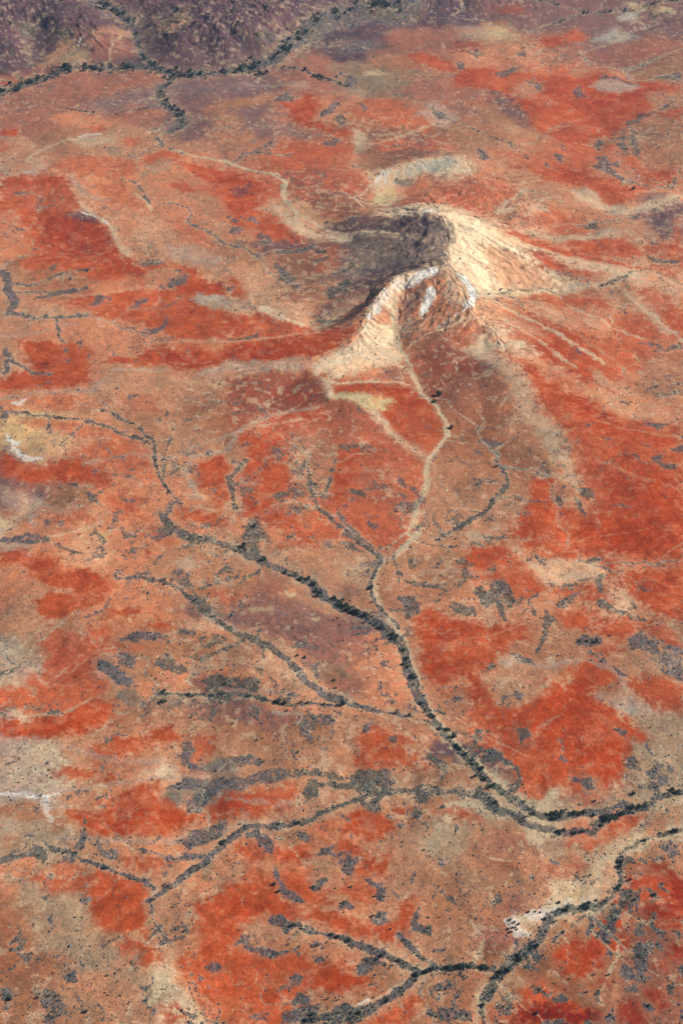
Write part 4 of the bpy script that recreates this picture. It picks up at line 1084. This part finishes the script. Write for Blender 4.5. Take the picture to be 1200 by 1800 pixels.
def blur(a, r):
    for ax in (0, 1):
        for rep_ in range(2):
            p = np.cumsum(np.pad(a, [(r + 1, r) if i == ax else (0, 0) for i in (0, 1)], mode='edge'), axis=ax)
            n_ = a.shape[ax]
            a = (np.take(p, np.arange(2 * r + 1, 2 * r + 1 + n_), ax) - np.take(p, np.arange(n_), ax)) / (2 * r + 1)
    return a
_dx = FY * QR
CARVE = (blur(LACC, 2) - 1.2).clip(0) * .24 * _dx + (blur(LACC, 7) - 1.4).clip(0) * .40 * _dx
FLOW = blur(LACC, 1) * .5 + LACC * .5
def flow_at(field, x, y):
    i = np.log(np.maximum(y, 1) / Y0) / QR; j = (x / np.maximum(y, 1) + TX) / QR
    ok = (i > 1) & (i < FN - 3) & (j > 1) & (j < FM - 3)
    i = np.clip(i, 0, FN - 2.001); j = np.clip(j, 0, FM - 2.001)
    i0, j0 = i.astype(int), j.astype(int); a, b = i - i0, j - j0
    v = (field[i0, j0] * (1 - b) + field[i0, j0 + 1] * b) * (1 - a) + (field[i0 + 1, j0] * (1 - b) + field[i0 + 1, j0 + 1] * b) * a
    return np.where(ok, v, 0)
ZZ = ZR - flow_at(CARVE, XX, YY)
RUN = flow_at(FLOW, XX, YY).astype(np.float32)
VALLEY = flow_at(blur(LACC, 5), XX, YY).astype(np.float32)
print("water done")

# ------------------------------------------------------------ colour of the sheet
KA, GAM = 0.62, 2.2
def albedo(c, k=KA):
    c = np.array(c, float) / 255.0
    return 1.08 * np.where(c <= 0.04045, c / 12.92, ((c + 0.055) / 1.055) ** 2.4) ** 1.08 * k
COLA = {k: albedo(v) for k, v in COL.items()}
# base tones: blend of the samples around each place
bs = [l.rsplit(',', 1) for l in BASE.split()]
bp = np.array([[float(q) for q in b[0].split(',')] for b in bs])
bc = np.array([COLA[b[1]] for b in bs])
bxy, _ = at_poly([tuple(p) for p in bp])
# wander the blend so that no straight borders appear
n1 = fbm(XX, YY, 130, 4, 101); n2 = fbm(XX, YY, 130, 4, 202)
n3 = fbm(XX, YY, 30, 4, 303); n4 = fbm(XX, YY, 30, 4, 404)
RGB = np.empty((len(XX), 3), np.float32)
def tocell(x, y):      # ground metres -> isotropic-in-angle space for blending only
    return x / y * 2000, 2000 * np.log(y)
bu, bv = tocell(bxy[:, 0], bxy[:, 1])
wu, wv = tocell(XX + n1 * 70, YY + n2 * 90)
for i in range(0, len(XX), 30000):
    s = slice(i, i + 30000)
    d2 = (wu[s, None] - bu) ** 2 + ((wv[s, None] - bv) * 1.0) ** 2
    w = 1 / (d2 + 300.0) ** 2.6
    w /= w.sum(1, keepdims=True)
    RGB[s] = w @ bc
n5 = fbm(XX, YY, 14, 3, 505)
# direction in which water would run, and noise combed along it (rills, washed sand, stone streams)
_gg = np.stack([XX, YY, HB + n1 * 1.5], 1).reshape(NV, NU, 3)
_nm = np.cross(np.gradient(_gg, axis=1), np.gradient(_gg, axis=0)).reshape(-1, 3)
_nm[_nm[:, 2] < 0] *= -1
fxd = _nm[:, 0] / (np.hypot(_nm[:, 0], _nm[:, 1]) + 1e-9); fyd = _nm[:, 1] / (np.hypot(_nm[:, 0], _nm[:, 1]) + 1e-9)
def combed(wl, step, seed, k=5):
    out = 0
    for j in range(-k, k + 1):
        px, py = XX + fxd * j * step * SC, YY + fyd * j * step * SC
        out = out + (vnoise(px / (wl * SC), py / (wl * SC), seed) - .5)
    return (out / out[sel0].std()).astype(np.float32)
sel0 = (U.ravel() > 0) & (U.ravel() < 1200) & (V.ravel() > 0) & (V.ravel() < 1800)
def fixed_scale(wl, step, seed, k=5):
    out = 0
    for j in range(-k, k + 1):
        out = out + (vnoise((XX + fxd * j * step) / wl, (YY + fyd * j * step) / wl, seed) - .5)
    return (out / out[sel0].std()).astype(np.float32)
s1 = fixed_scale(7, 7, 31); s2 = fixed_scale(16, 16, 32)
grain = fbm(XX, YY, 7, 2, 77)
feather = .35 * s1 + .35 * s2 + .5 * grain
RED = np.zeros(len(XX), np.float32)                  # how much bare red sand
VEG = np.zeros(len(XX), np.float32)                  # how much grey-green cover
PALE = np.zeros(len(XX), np.float32)
GXg, GYg = XX.reshape(NV, NU), YY.reshape(NV, NU)
rowY = GYg[:, 0]
def window(P, pad):
    """vertices in a box round outline P"""
    x0, y0 = P.min(0) - pad; x1, y1 = P.max(0) + pad
    r = np.flatnonzero((rowY > y0) & (rowY < y1))
    if len(r) == 0: return None
    r0, r1 = r[0], r[-1] + 1
    sub = GXg[r0:r1]
    c = np.flatnonzero((sub[0] > x0) & (sub[0] < x1)); c2 = np.flatnonzero((sub[-1] > x0) & (sub[-1] < x1))
    if len(c) == 0 and len(c2) == 0: return None
    cc = np.concatenate([c, c2]); c0, c1 = cc.min(), cc.max() + 1
    ii = (np.arange(r0, r1)[:, None] * NU + np.arange(c0, c1)[None]).ravel()
    return ii
def area_alpha(P, soft, wander):
    sc = float(px_scale(P[:, 1].mean())) * 1.25
    soft *= sc; wander *= sc * .65
    ii = window(P, soft + wander * 1.6)
    if ii is None: return None, None
    X, Y = XX[ii] + n2[ii] * wander * .6, YY[ii] + n1[ii] * wander * 1.2
    X = X + n4[ii] * wander * .7; Y = Y + n3[ii] * wander * 1.1
    d = seg_dist(X, Y, P, True); d[inside(X, Y, P)] *= -1
    return ii, smooth(soft * .8, -soft * .8, d + (n5[ii] * .5 + feather[ii] * .55) * soft)
for line in AREAS.strip().splitlines():
    head, body = line.split('|'); k, soft, op, wa = head.split()
    P, _ = at_poly(pts(body))
    if k in ('R', 'R2', 'SC') and float(op) > .8:    # thin blown sand round every red sheet
        ii, a = area_alpha(P, float(soft) * 3.2, float(wa))
        if ii is not None: RGB[ii] += (COLA['RO'] - RGB[ii]) * (a * .45)[:, None]
    ii, a = area_alpha(P, float(soft) * 1.3, float(wa))
    if ii is None: continue
    if k == 'W': a = smooth(.15, .6, a)
    a = a * float(op) * (.88 if k in ('R', 'RO', 'R2', 'SC') else 1)
    # inner mottling: the soil never covers evenly
    mot = 1 - (0.18 if k in ('RD', 'BR', 'TB', 'MB', 'GB', 'MD') else 0.42) * smooth(0.1, 1.5, n3[ii] * .8 + .5 * n1[ii] + .45 * feather[ii])
    a = (a * mot).astype(np.float32)
    RGB[ii] += (COLA[k] - RGB[ii]) * a[:, None]
    if k in ('R', 'R2', 'RX', 'SC', 'SD', 'RO'): RED[ii] = np.maximum(RED[ii], a * (0.55 if k == 'RO' else 1))
    else: RED[ii] *= 1 - a
    if k in ('W', 'LG', 'CR', 'P', 'YW', 'K'): PALE[ii] = np.maximum(PALE[ii], a)
def line_alpha(P, w, soft, wander):
    sc = float(px_scale(P[:, 1].mean()))
    w *= sc; soft *= sc; wander *= sc
    ii = window(P, w + soft + wander * 2)
    if ii is None: return None, None, None
    X, Y = XX[ii] + n4[ii] * wander, YY[ii] + n3[ii] * wander * 1.5
    # depth is foreshortened: a line of even width in metres
    d = seg_dist(X, Y, P)
    return ii, smooth(w * .5 + soft * .5, w * .5 - soft * .5, d + (n5[ii] * .6 + grain[ii] * .5) * soft), d
BED = np.zeros(len(XX), np.float32)
for line in LINES.strip().splitlines():
    head, body = line.split('|'); k, w, soft, op = head.split()
    P, _ = at_poly(pts(body))
    ii, a, d = line_alpha(P, float(w), float(soft), 0 if float(w) < 2.5 else 2.2)
    if ii is None: continue
    a = (a * float(op)).astype(np.float32)
    RGB[ii] += (COLA[k] - RGB[ii]) * a[:, None]
    RED[ii] *= 1 - a
    if k in ('K', 'KG') and float(w) >= 4 and float(op) >= .7: BED[ii] = np.maximum(BED[ii], a)
VEGC = albedo((92, 100, 110)); VEGG = albedo((82, 98, 88)); VEGD = albedo((58, 66, 96))
# scattered scrub flats that follow the small drainage: bands of warped noise
q1 = fbm(XX + n1 * 60, YY + n2 * 60, 44, 4, 611, .6) + .12 * s1; q2 = fbm(XX, YY, 260, 3, 622)
isl = smooth(.55, .66, q1 + q2 * .35 - RED * .45 - PALE * .3)
near = smooth(3400, 2000, YY)
slope_zone = smooth(22, 45, HB)
VEG = np.maximum(VEG, isl * (.35 + .35 * near) * (1 - .7 * slope_zone))
halo = smooth(.49, .57, q1 + q2 * .35 - RED * .45) * (1 - isl) * (.25 + .2 * RED) * (1 - .7 * slope_zone)
RGB += (COLA['PO'] - RGB) * (halo * .8)[:, None]
for line in PATCHES.strip().splitlines():
    head, body = line.split('|'); soft, op = head.split()
    P, _ = at_poly(pts(body))
    ii, a = area_alpha(P, 11.0, 3.0)
    if ii is not None:
        a = a * .35; RGB[ii] += (COLA['PO'] - RGB[ii]) * a[:, None]
    ii, a = area_alpha(P, float(soft) * .75, 6.0)
    if ii is None: continue
    a = a * float(op) * (1 - .45 * smooth(.1, .8, n5[ii] + n3[ii] * .6))
    VEG[ii] = np.maximum(VEG[ii], a.astype(np.float32)); 
BELTS = []
for name, parts in CREEKS.items():
    for part in parts:
        head, body = part.split('|'); w, cov, dens, size = [float(q) for q in head.split()]
        px = pts(body); P, _ = at_poly(px)
        BELTS.append((name, w, dens, size, px))
        ii, a, d = line_alpha(P, w * 2.0, w * 1.1, 2.5)
        if ii is not None:
            a = a * .35; RGB[ii] += (COLA['K'] - RGB[ii]) * a[:, None]
        ii, a, d = line_alpha(P, w, 4.0, 3.0)
        if ii is None: continue
        a = a * cov * (1 - .35 * smooth(.2, .8, n5[ii]))
        VEG[ii] = np.maximum(VEG[ii], a.astype(np.float32))
        RED[ii] *= 1 - a
        if dens > 28: BED[ii] = np.maximum(BED[ii], a)
vt = smooth(-.5, .6, q2 + n3 * .5)
vegcol = VEGC + (VEGG - VEGC) * vt[:, None]
VEG = smooth(.24, .46, VEG + .20 * grain + .16 * n5 + .08 * n3 + .05 * s1 - .03).astype(np.float32) * (.55 + .45 * np.clip(VEG * 1.3, 0, 1)).astype(np.float32)
vegcol = vegcol + (VEGD - vegcol) * (smooth(.1, .8, n5) * .4)[:, None]
RGB += (vegcol - RGB) * (VEG * (.78 + .14 * np.clip(grain, -1, 1)))[:, None]
# streaks, stones and tone drift in the soil itself
st = fbm(XX * .35 + YY * .25, YY * 1.4 - XX * .3, 40, 4, 711)
# thin washes: where a warped field crosses zero runs a fine pale or dark thread
vein = smooth(3.2, 4.4, RUN + .5 * n5) * (1 - RED * .6)
vein2 = smooth(4.1, 5.3, RUN + .5 * n5) * (1 - RED * .6) * smooth(-.7, .2, n2 + .5 * n3)
RGB += (COLA['K'] - RGB) * (vein * .6)[:, None]
off_valley = smooth(2.6, 1.5, VALLEY) ; RGB += (COLA['PO'] - RGB) * (off_valley * .10 * (1 - RED))[:, None]  # slightly paler ground away from the valleys
VEG = np.maximum(VEG, (vein2 * .55 + vein * .16) * (1 - .6 * slope_zone)).astype(np.float32)
RGB += (VEGC - RGB) * (vein2 * .5)[:, None]
hill_k = smooth(10, 35, HB)

rise = smooth(.6, 1.5, fbm(XX, YY, 150, 4, 31) + .25 * feather) * (1 - hill_k) * .30
RGB += (COLA['P'] - RGB) * (rise * (1 - .6 * RED))[:, None]
tone = 1 + VEG * (.28 * grain + .10 * s1) + .05 * n1 + .08 * n3 + .10 * n5 + .06 * st + (.035 + .06 * hill_k) * s1 + (.03 + .05 * hill_k) * s2 + .11 * grain
RGB *= tone[:, None]
lift = RED * smooth(.1, 1.6, st * .9 + .5 * n3 + .35 * s2 + .3 * n1)
RGB += (COLA['O'] - RGB) * (lift * .55)[:, None]
sink = RED * smooth(.1, 1.6, -st * .9 - .5 * n3 - .35 * s2 + .3 * n2)
RGB += (COLA['R2'] - RGB) * (sink * .5)[:, None]
red_shift = (n3 * .5 + st * .4 + n1 * .4 + s2 * .25 + s1 * .15)
RGB[:, 1] *= 1 - .10 * red_shift; RGB[:, 2] *= 1 - .16 * red_shift
# pale crumbs and broken stone
crumbs = smooth(.55, .75, fbm(XX, YY, 16, 3, 801) + .35 * q2) * (1 - RED * .8) * .35
RGB += (COLA['P'] - RGB) * crumbs[:, None]
RGB = np.clip(RGB, .004, .8)
ZZ = ZZ + hill_k * (s2 * 1.15 + s1 * .6)              # flutes and rills on the steeper ground

# ------------------------------------------------------------ materials
def mat(name):
    m = bpy.data.materials.new(name); m.use_nodes = True
    nt = m.node_tree; b = nt.nodes['Principled BSDF']
    b.inputs['Roughness'].default_value = .95
    b.inputs['Specular IOR Level'].default_value = .08
    return m, nt, b
def soil_material():
    m, nt, b = mat("desert soil")
    N, Lk = nt.nodes.new, nt.links.new
    at_ = N('ShaderNodeAttribute'); at_.attribute_name = 'soil'
    geo = N('ShaderNodeNewGeometry')
    def noise(scale, det, rough=.6):
        n = N('ShaderNodeTexNoise'); n.inputs['Scale'].default_value = scale
        n.inputs['Detail'].default_value = det; n.inputs['Roughness'].default_value = rough
        Lk(geo.outputs['Position'], n.inputs['Vector']); return n
    a = noise(.16, 4); c = noise(.55, 3, .7)
    def remap(src, lo, hi):
        r = N('ShaderNodeMapRange'); r.inputs['From Min'].default_value = .3; r.inputs['From Max'].default_value = .7
        r.inputs['To Min'].default_value = lo; r.inputs['To Max'].default_value = hi
        Lk(src, r.inputs['Value']); return r.outputs[0]
    mul = N('ShaderNodeMath'); mul.operation = 'MULTIPLY'
    Lk(remap(a.outputs['Fac'], .78, 1.22), mul.inputs[0]); Lk(remap(c.outputs['Fac'], .6, 1.4), mul.inputs[1])
    mx = N('ShaderNodeVectorMath'); mx.operation = 'SCALE'
    Lk(at_.outputs['Color'], mx.inputs[0]); Lk(mul.outputs[0], mx.inputs['Scale'])
    Lk(mx.outputs[0], b.inputs['Base Color'])
    bump = N('ShaderNodeBump'); bump.inputs['Strength'].default_value = .55; bump.inputs['Distance'].default_value = 1.2
    Lk(a.outputs['Fac'], bump.inputs['Height']); Lk(bump.outputs[0], b.inputs['Normal'])
    return m
SOIL = soil_material()
def leaf_material(name, c1, c2):
    m, nt, b = mat(name)
    N, Lk = nt.nodes.new, nt.links.new
    geo = N('ShaderNodeNewGeometry'); n = N('ShaderNodeTexNoise'); n.inputs['Scale'].default_value = .25; n.inputs['Detail'].default_value = 3
    r = N('ShaderNodeValToRGB'); r.color_ramp.elements[0].position = .35; r.color_ramp.elements[1].position = .65
    r.color_ramp.elements[0].color = (*c1, 1); r.color_ramp.elements[1].color = (*c2, 1)
    Lk(geo.outputs['Position'], n.inputs['Vector']); Lk(n.outputs['Fac'], r.inputs['Fac']); Lk(r.outputs[0], b.inputs['Base Color'])
    b.inputs['Roughness'].default_value = .8
    return m
LEAF = leaf_material("gum foliage", (.010, .022, .026), (.055, .080, .060))
SALT = leaf_material("saltbush foliage", (.035, .05, .065), (.14, .15, .145))
BARK = leaf_material("gum bark", (.16, .13, .10), (.30, .26, .21))

# ------------------------------------------------------------ setting objects cut from the one relief
faces_r, faces_c = np.meshgrid(np.arange(NV - 1), np.arange(NU - 1), indexing='ij')
v00 = (faces_r * NU + faces_c).ravel()
QUADS = np.stack([v00, v00 + NU, v00 + NU + 1, v00 + 1], 1)      # counter-clockwise seen from above
co = np.stack([XX, YY, ZZ], 1)
g = co.reshape(NV, NU, 3)
du = np.gradient(g, axis=1); dv = np.gradient(g, axis=0)
nrm = np.cross(du, dv).reshape(-1, 3); nrm /= np.linalg.norm(nrm, axis=1, keepdims=True) + 1e-12
nrm[nrm[:, 2] < 0] *= -1
fx = XX[QUADS].mean(1); fy = YY[QUADS].mean(1)
cls = np.zeros(len(QUADS), np.int32)
SETTING = [("ground", "red desert plain with tan flats and grey scrub between dry creeks", "ground")]
def claim(outline, name, label, cat, h=None, wob=18):
    P = at_poly(pts(outline))[0] if h is None else np.stack(plane_hit(*np.array(pts(outline)).T, h), 1)
    wx = fx + n1[v00] * wob; wy = fy + n2[v00] * wob * 1.5
    SETTING.append((name, label, cat)); cls[inside(wx, wy, P) & (cls == 0)] = len(SETTING) - 1
claim("560,425 600,402 600,392 640,378 700,368 745,350 800,352 850,372 900,390 960,425 1000,460 1010,492 960,500 860,503 835,512 838,545 850,580 840,600 800,615 740,606 712,622 728,668 745,692 770,730 775,755 745,800 700,770 650,722 590,716 560,700 545,660 545,640 590,610 630,575 640,545 590,555 560,560 555,500",
      "hill", "cream and dark stone hill with white cliffs and a pale gully", "hill")
claim("640,342 655,300 690,286 750,276 840,282 900,298 930,325 900,352 850,366 800,350 745,350 700,362 650,365",
      "low_hill", "low pale and orange rise just behind the dark peak", "hill")
claim("-360,-420 250,-420 600,-300 640,-60 590,10 560,24 520,52 495,88 480,100 400,118 300,125 278,118 245,112 180,113 120,112 60,125 0,145 -200,190 -700,220 -700,-420",
      "hills", "mauve and ochre rugged hills behind the tree-lined river", "hills", wob=25)
BED_INFO = [("main creek", "broad scrubby creek bed winding from the left to the right edge"),]
bedmask = (BED[QUADS].mean(1) > .35)
SETTING.append(("creek_bed", "dry creek beds of pale sand and grey scrub that branch across the plain", "creek bed"))
cls[bedmask & (cls == 0)] = len(SETTING) - 1
rgba = np.ones((len(XX), 4), np.float32); rgba[:, :3] = RGB
for k, (name, label, cat) in enumerate(SETTING):
    q = QUADS[cls == k]
    used, inv = np.unique(q.ravel(), return_inverse=True)
    me = bpy.data.meshes.new(name)
    nf = len(q)
    me.vertices.add(len(used)); me.vertices.foreach_set('co', co[used].astype(np.float32).ravel())
    me.loops.add(nf * 4); me.loops.foreach_set('vertex_index', inv.astype(np.int32).ravel())
    me.polygons.add(nf); me.polygons.foreach_set('loop_start', np.arange(0, nf * 4, 4, dtype=np.int32))
    me.polygons.foreach_set('use_smooth', np.ones(nf, bool))
    me.update(calc_edges=True)
    ca = me.color_attributes.new('soil', 'FLOAT_COLOR', 'POINT')
    ca.data.foreach_set('color', rgba[used].ravel())
    me.normals_split_custom_set_from_vertices(nrm[used].astype(np.float32).tolist())
    me.materials.append(SOIL)
    o = bpy.data.objects.new(name, me); col.objects.link(o)
    o['label'] = label; o['category'] = cat; o['kind'] = 'structure'
print("setting done")

# ------------------------------------------------------------ trees
def ico(sub):
    t = (1 + 5 ** .5) / 2
    v = [(-1,t,0),(1,t,0),(-1,-t,0),(1,-t,0),(0,-1,t),(0,1,t),(0,-1,-t),(0,1,-t),(t,0,-1),(t,0,1),(-t,0,-1),(-t,0,1)]
    f = [(0,11,5),(0,5,1),(0,1,7),(0,7,10),(0,10,11),(1,5,9),(5,11,4),(11,10,2),(10,7,6),(7,1,8),(3,9,4),(3,4,2),(3,2,6),(3,6,8),(3,8,9),(4,9,5),(2,4,11),(6,2,10),(8,6,7),(9,8,1)]
    v = np.array(v, float); v /= np.linalg.norm(v[0])
    return v, np.array(f)
ICO_V, ICO_F = ico(0)
def make_mesh(name, V_, F_, material, smooth_=False):
    me = bpy.data.meshes.new(name)
    V_ = np.asarray(V_, np.float32); F_ = np.asarray(F_, np.int32); n = F_.shape[1]
    me.vertices.add(len(V_)); me.vertices.foreach_set('co', V_.ravel())
    me.loops.add(len(F_) * n); me.loops.foreach_set('vertex_index', F_.ravel())
    me.polygons.add(len(F_)); me.polygons.foreach_set('loop_start', np.arange(0, len(F_) * n, n, dtype=np.int32))
    me.update(calc_edges=True); me.materials.append(material)
    return me
def crown_geo(r, lumps, leaves):
    """unit-wide crown: leaf clumps spread through an uneven dome; height about 0.9 of its width"""
    V_, F_ = [], []; off = 0
    for k in range(lumps):
        a = r.uniform(0, 6.283); d = .52 * math.sqrt(r.random()); z = .55 + r.uniform(-.18, .22) - d * .3
        s = r.uniform(.18, .32) * (1 - .35 * d)
        v = ICO_V * (1 + r.normal(0, .16, (12, 1))) * np.array([s, s, s * .8]) + np.array([math.cos(a) * d * .7, math.sin(a) * d * .7, z])
        V_.append(v); F_.append(ICO_F + off); off += 12
    for k in range(leaves):
        a = r.uniform(0, 6.283); e = r.uniform(-.3, 1.4); rr = r.uniform(.36, .54)
        c = np.array([math.cos(a) * math.cos(e) * rr, math.sin(a) * math.cos(e) * rr, .5 + math.sin(e) * rr * .75])
        t = r.normal(0, .065, (3, 3)) + c
        V_.append(t); F_.append(np.array([[0, 1, 2]]) + off); off += 3
    return np.concatenate(V_), np.concatenate(F_)
def trunk_geo():
    V_, F_ = [], []; off = 0
    def limb(a, b, ra, rb, n=6):
        nonlocal off
        a, b = np.array(a), np.array(b)
        for p, rad in ((a, ra), (b, rb)):
            for i in range(n):
                t = 6.283 * i / n; V_.append(p + np.array([math.cos(t) * rad, math.sin(t) * rad, 0]))
        for i in range(n):
            j = (i + 1) % n; F_.append([off + i, off + j, off + n + j, off + n + i])
        off += 2 * n
    limb((0, 0, -.08), (.02, .01, .34), .045, .03)
    limb((.02, .01, .34), (.2, .06, .6), .026, .012); limb((.02, .01, .34), (-.16, .12, .58), .024, .01); limb((.02, .01, .34), (0, -.18, .62), .022, .01)
    return np.array(V_), np.array(F_)
rt = np.random.default_rng(11)
CROWNS = [make_mesh("crown", *crown_geo(rt, 9, 150), LEAF) for k in range(7)]
TRUNK = make_mesh("trunk", *trunk_geo(), BARK)
STUFF_CROWNS = [crown_geo(rt, 4, 10) for k in range(8)]

trees = []                                           # x, y, crown width, label, group, lone
for line in LONE.strip().splitlines():
    head, lab = line.split('|'); u, v, s = [float(q) for q in head.split(',')]
    x, y = at(u, v); sc = float(px_scale(y))
    trees.append([x, y, s * sc * .8, lab, 'lone trees', True])
rp = np.random.default_rng(23)
WHERE = {'western feeder creek': 'small dark tree on the feeder creek that comes in from the left edge',
 'main creek': 'dark tree in the dense line along the main creek', 'creek branch below the white hill': 'dark tree on the pale sandy branch running down from the hill',
 'grassy side creek': 'small tree along the green-grey side creek left of the main creek', 'tree row along the thin creek': 'dark tree in the spaced row along the thin creek above the mauve band',
 'southwestern creek': 'small dark tree along the southwestern creek under the red oval', 'short western gully': 'small tree on the short gully near the lower left',
 'southern creek': 'dark tree on the forked creek at the bottom centre', 'southeastern creek': 'dark tree lining the southeastern creek below the white clay bluff'}
for name, w, dens, size, px in BELTS:
    L = [math.dist(px[i], px[i + 1]) for i in range(len(px) - 1)]
    n = int(sum(L) * dens / 100 * (.75 if px[0][1] > 260 else 1.0))
    cl = rp.random(400)
    for k in range(n):
        t = rp.random() * sum(L)
        # trees stand in clumps along the course
        if cl[int(t / 11) % 400] < .45 and rp.random() < .85: continue
        i = 0; t0 = t
        while t > L[i] and i < len(L) - 1: t -= L[i]; i += 1
        f = t / L[i]
        u = px[i][0] + (px[i + 1][0] - px[i][0]) * f; v = px[i][1] + (px[i + 1][1] - px[i][1]) * f
        o = rp.normal(0, w * .34); ang = math.atan2(px[i + 1][1] - px[i][1], px[i + 1][0] - px[i][0]) + math.pi / 2
        u += math.cos(ang) * o; v += math.sin(ang) * o * .8
        trees.append([u, v, size * (rp.uniform(.35, .8) if rp.random() < .82 else rp.uniform(.9, 1.45)), None, name, False])
ii = [k for k, t in enumerate(trees) if not t[5]]
P, _ = at_poly([(trees[k][0], trees[k][1]) for k in ii])
for k, (x, y) in zip(ii, P): trees[k][0], trees[k][1] = x, y
# a sprinkling of single small trees away from the creeks
sel = np.flatnonzero((U.ravel() > -20) & (U.ravel() < 1220) & (V.ravel() > -20) & (V.ravel() < 1820))
wgt = (.15 + 2.2 * VEG[sel] + .5 * (HB[sel] > 15) * (YY[sel] > 4900)) * (1 - RED[sel]) ** 2 * (1 + 2 * smooth(1450, 1750, V.ravel()[sel]))
wgt[~np.isfinite(wgt)] = 0
pk = sel[rp.choice(len(sel), 1700, replace=False, p=wgt / wgt.sum())]
for k in pk:
    trees.append([float(XX[k]), float(YY[k]), rp.uniform(3.0, 5.0) * (.5 + .5 * SC[k]), None, 'open plain', False])
T = np.array([[t[0], t[1]] for t in trees]); TH = height(T[:, 0], T[:, 1])
app = np.array([t[2] for t in trees]) / px_scale(T[:, 1]) + np.array([100.0 if t[5] else 0 for t in trees])
order = np.argsort(-app)
single = [k for k in order[:300]]
rest = order[300:]
print("trees", len(trees))
proto = {}
for n_, k in enumerate(single):
    x, y, s, lab, grp, lone = trees[k]
    root = bpy.data.objects.new('tree', None); col.objects.link(root)
    root.location = (x, y, float(TH[k])); root.rotation_euler = (0, 0, rp.uniform(0, 6.28)); root.empty_display_size = 1
    root.scale = (s, s, s * rp.uniform(.8, 1.05))
    cr = bpy.data.objects.new('crown', CROWNS[n_ % 7]); col.objects.link(cr); cr.parent = root
    tk = bpy.data.objects.new('trunk', TRUNK); col.objects.link(tk); tk.parent = root
    if lone: root['label'] = lab
    else:
        if grp in ('northern river', 'creek from the northern hills', 'creek leaving the river southward', 'northeastern creek', 'short northern side creek', 'hillside gully'):
            root['label'] = 'large dark gum tree in the dense wood lining the %s' % grp
        elif grp == 'open plain': root['label'] = 'small dark tree standing on the open plain away from the creeks'
        else: root['label'] = WHERE.get(grp, 'small dark tree beside the %s' % grp)
        root['group'] = 'trees along the ' + grp if grp != 'open plain' else 'scattered trees of the open plain'
    root['category'] = 'tree'
VV, FF = [], []; off = 0
for k in rest:
    x, y, s, lab, grp, lone = trees[k]
    v, f = STUFF_CROWNS[k % 8]
    a = rp.uniform(0, 6.28); ca, sa = math.cos(a), math.sin(a)
    w = np.stack([v[:, 0] * ca - v[:, 1] * sa, v[:, 0] * sa + v[:, 1] * ca, v[:, 2] - .12], 1) * s + np.array([x, y, float(TH[k])])
    VV.append(w); FF.append(f + off); off += len(v)
me = make_mesh('creek_woodland', np.concatenate(VV), np.concatenate(FF), LEAF)
o = bpy.data.objects.new('creek_woodland', me); col.objects.link(o)
o['label'] = 'dark woodland of small trees following every creek'; o['category'] = 'woodland'; o['kind'] = 'stuff'

# ------------------------------------------------------------ saltbush: thousands of low clumps
Vr = V.ravel()[sel]
q3 = smooth(.0, .5, fbm(XX[sel], YY[sel], 55, 4, 901) + .3 * q2[sel])
belt = VEG[sel]
wgt = (.06 + .30 * q3 * (1 - RED[sel]) + 1.7 * belt ** 1.3) * (1 - .95 * RED[sel] * (1 - belt)) * (1 - .85 * PALE[sel])
wgt += .16 * smooth(1550, 1750, Vr) * smooth(300, 100, U.ravel()[sel]) * (1 - RED[sel])
NS = 135000
pk = sel[rp.choice(len(sel), NS, replace=True, p=wgt / wgt.sum())]
sx = XX[pk] + rp.uniform(-1, 1, NS) * SC[pk]; sy = YY[pk] + rp.uniform(-2, 2, NS) * SC[pk]
sz = height(sx, sy)
sr = rp.gamma(3.5, .2857, NS) * (.5 + .7 * SC[pk]) * .54
BV = np.array([(0,0,.75)] + [(math.cos(i*1.2566), math.sin(i*1.2566), .35) for i in range(5)] + [(math.cos(i*1.2566+.5)*.8, math.sin(i*1.2566+.5)*.8, -.25) for i in range(5)])
BF = np.array([(0,1+i,1+(i+1)%5) for i in range(5)] + [(1+i,6+i,1+(i+1)%5) for i in range(5)] + [(1+(i+1)%5,6+i,6+(i+1)%5) for i in range(5)])
jit = 1 + rp.normal(0, .2, (NS, 11, 3))
ang = rp.uniform(0, 6.28, NS); ca, sa = np.cos(ang)[:, None], np.sin(ang)[:, None]
W = BV[None] * jit
W = np.stack([W[..., 0] * ca - W[..., 1] * sa, W[..., 0] * sa + W[..., 1] * ca, W[..., 2]], 2) * sr[:, None, None]
W += np.stack([sx, sy, sz], 1)[:, None]
me = make_mesh('saltbush_scrub', W.reshape(-1, 3), (BF[None] + 11 * np.arange(NS)[:, None, None]).reshape(-1, 3), SALT)
o = bpy.data.objects.new('saltbush_scrub', me); col.objects.link(o)
o['label'] = 'grey-blue saltbush scrub dotted over flats and gullies'; o['category'] = 'scrub'; o['kind'] = 'stuff'

# ------------------------------------------------------------ air
HX, HY = 70000.0, 120000.0
me = bpy.data.meshes.new('haze')
hv = [(sx_ * HX, hy, hz) for hz in (-60.0, CAM_H + 60) for sx_, hy in ((-1, -3000.0), (1, -3000.0), (1, HY), (-1, HY))]
me.from_pydata(hv, [], [(3,2,1,0), (4,5,6,7), (0,1,5,4), (1,2,6,5), (2,3,7,6), (3,0,4,7)])
hm = bpy.data.materials.new('clear desert air'); hm.use_nodes = True
nt = hm.node_tree; nt.nodes.remove(nt.nodes['Principled BSDF'])
pv = nt.nodes.new('ShaderNodeVolumePrincipled'); pv.inputs['Color'].default_value = (.45, .64, 1, 1)
pv.inputs['Density'].default_value = 1.35e-5; pv.inputs['Anisotropy'].default_value = .2
nt.links.new(pv.outputs[0], nt.nodes['Material Output'].inputs['Volume'])
me.materials.append(hm)
o = bpy.data.objects.new('haze', me); col.objects.link(o)
o['label'] = 'thin bluish air that softens the far hills'; o['category'] = 'haze'; o['kind'] = 'stuff'
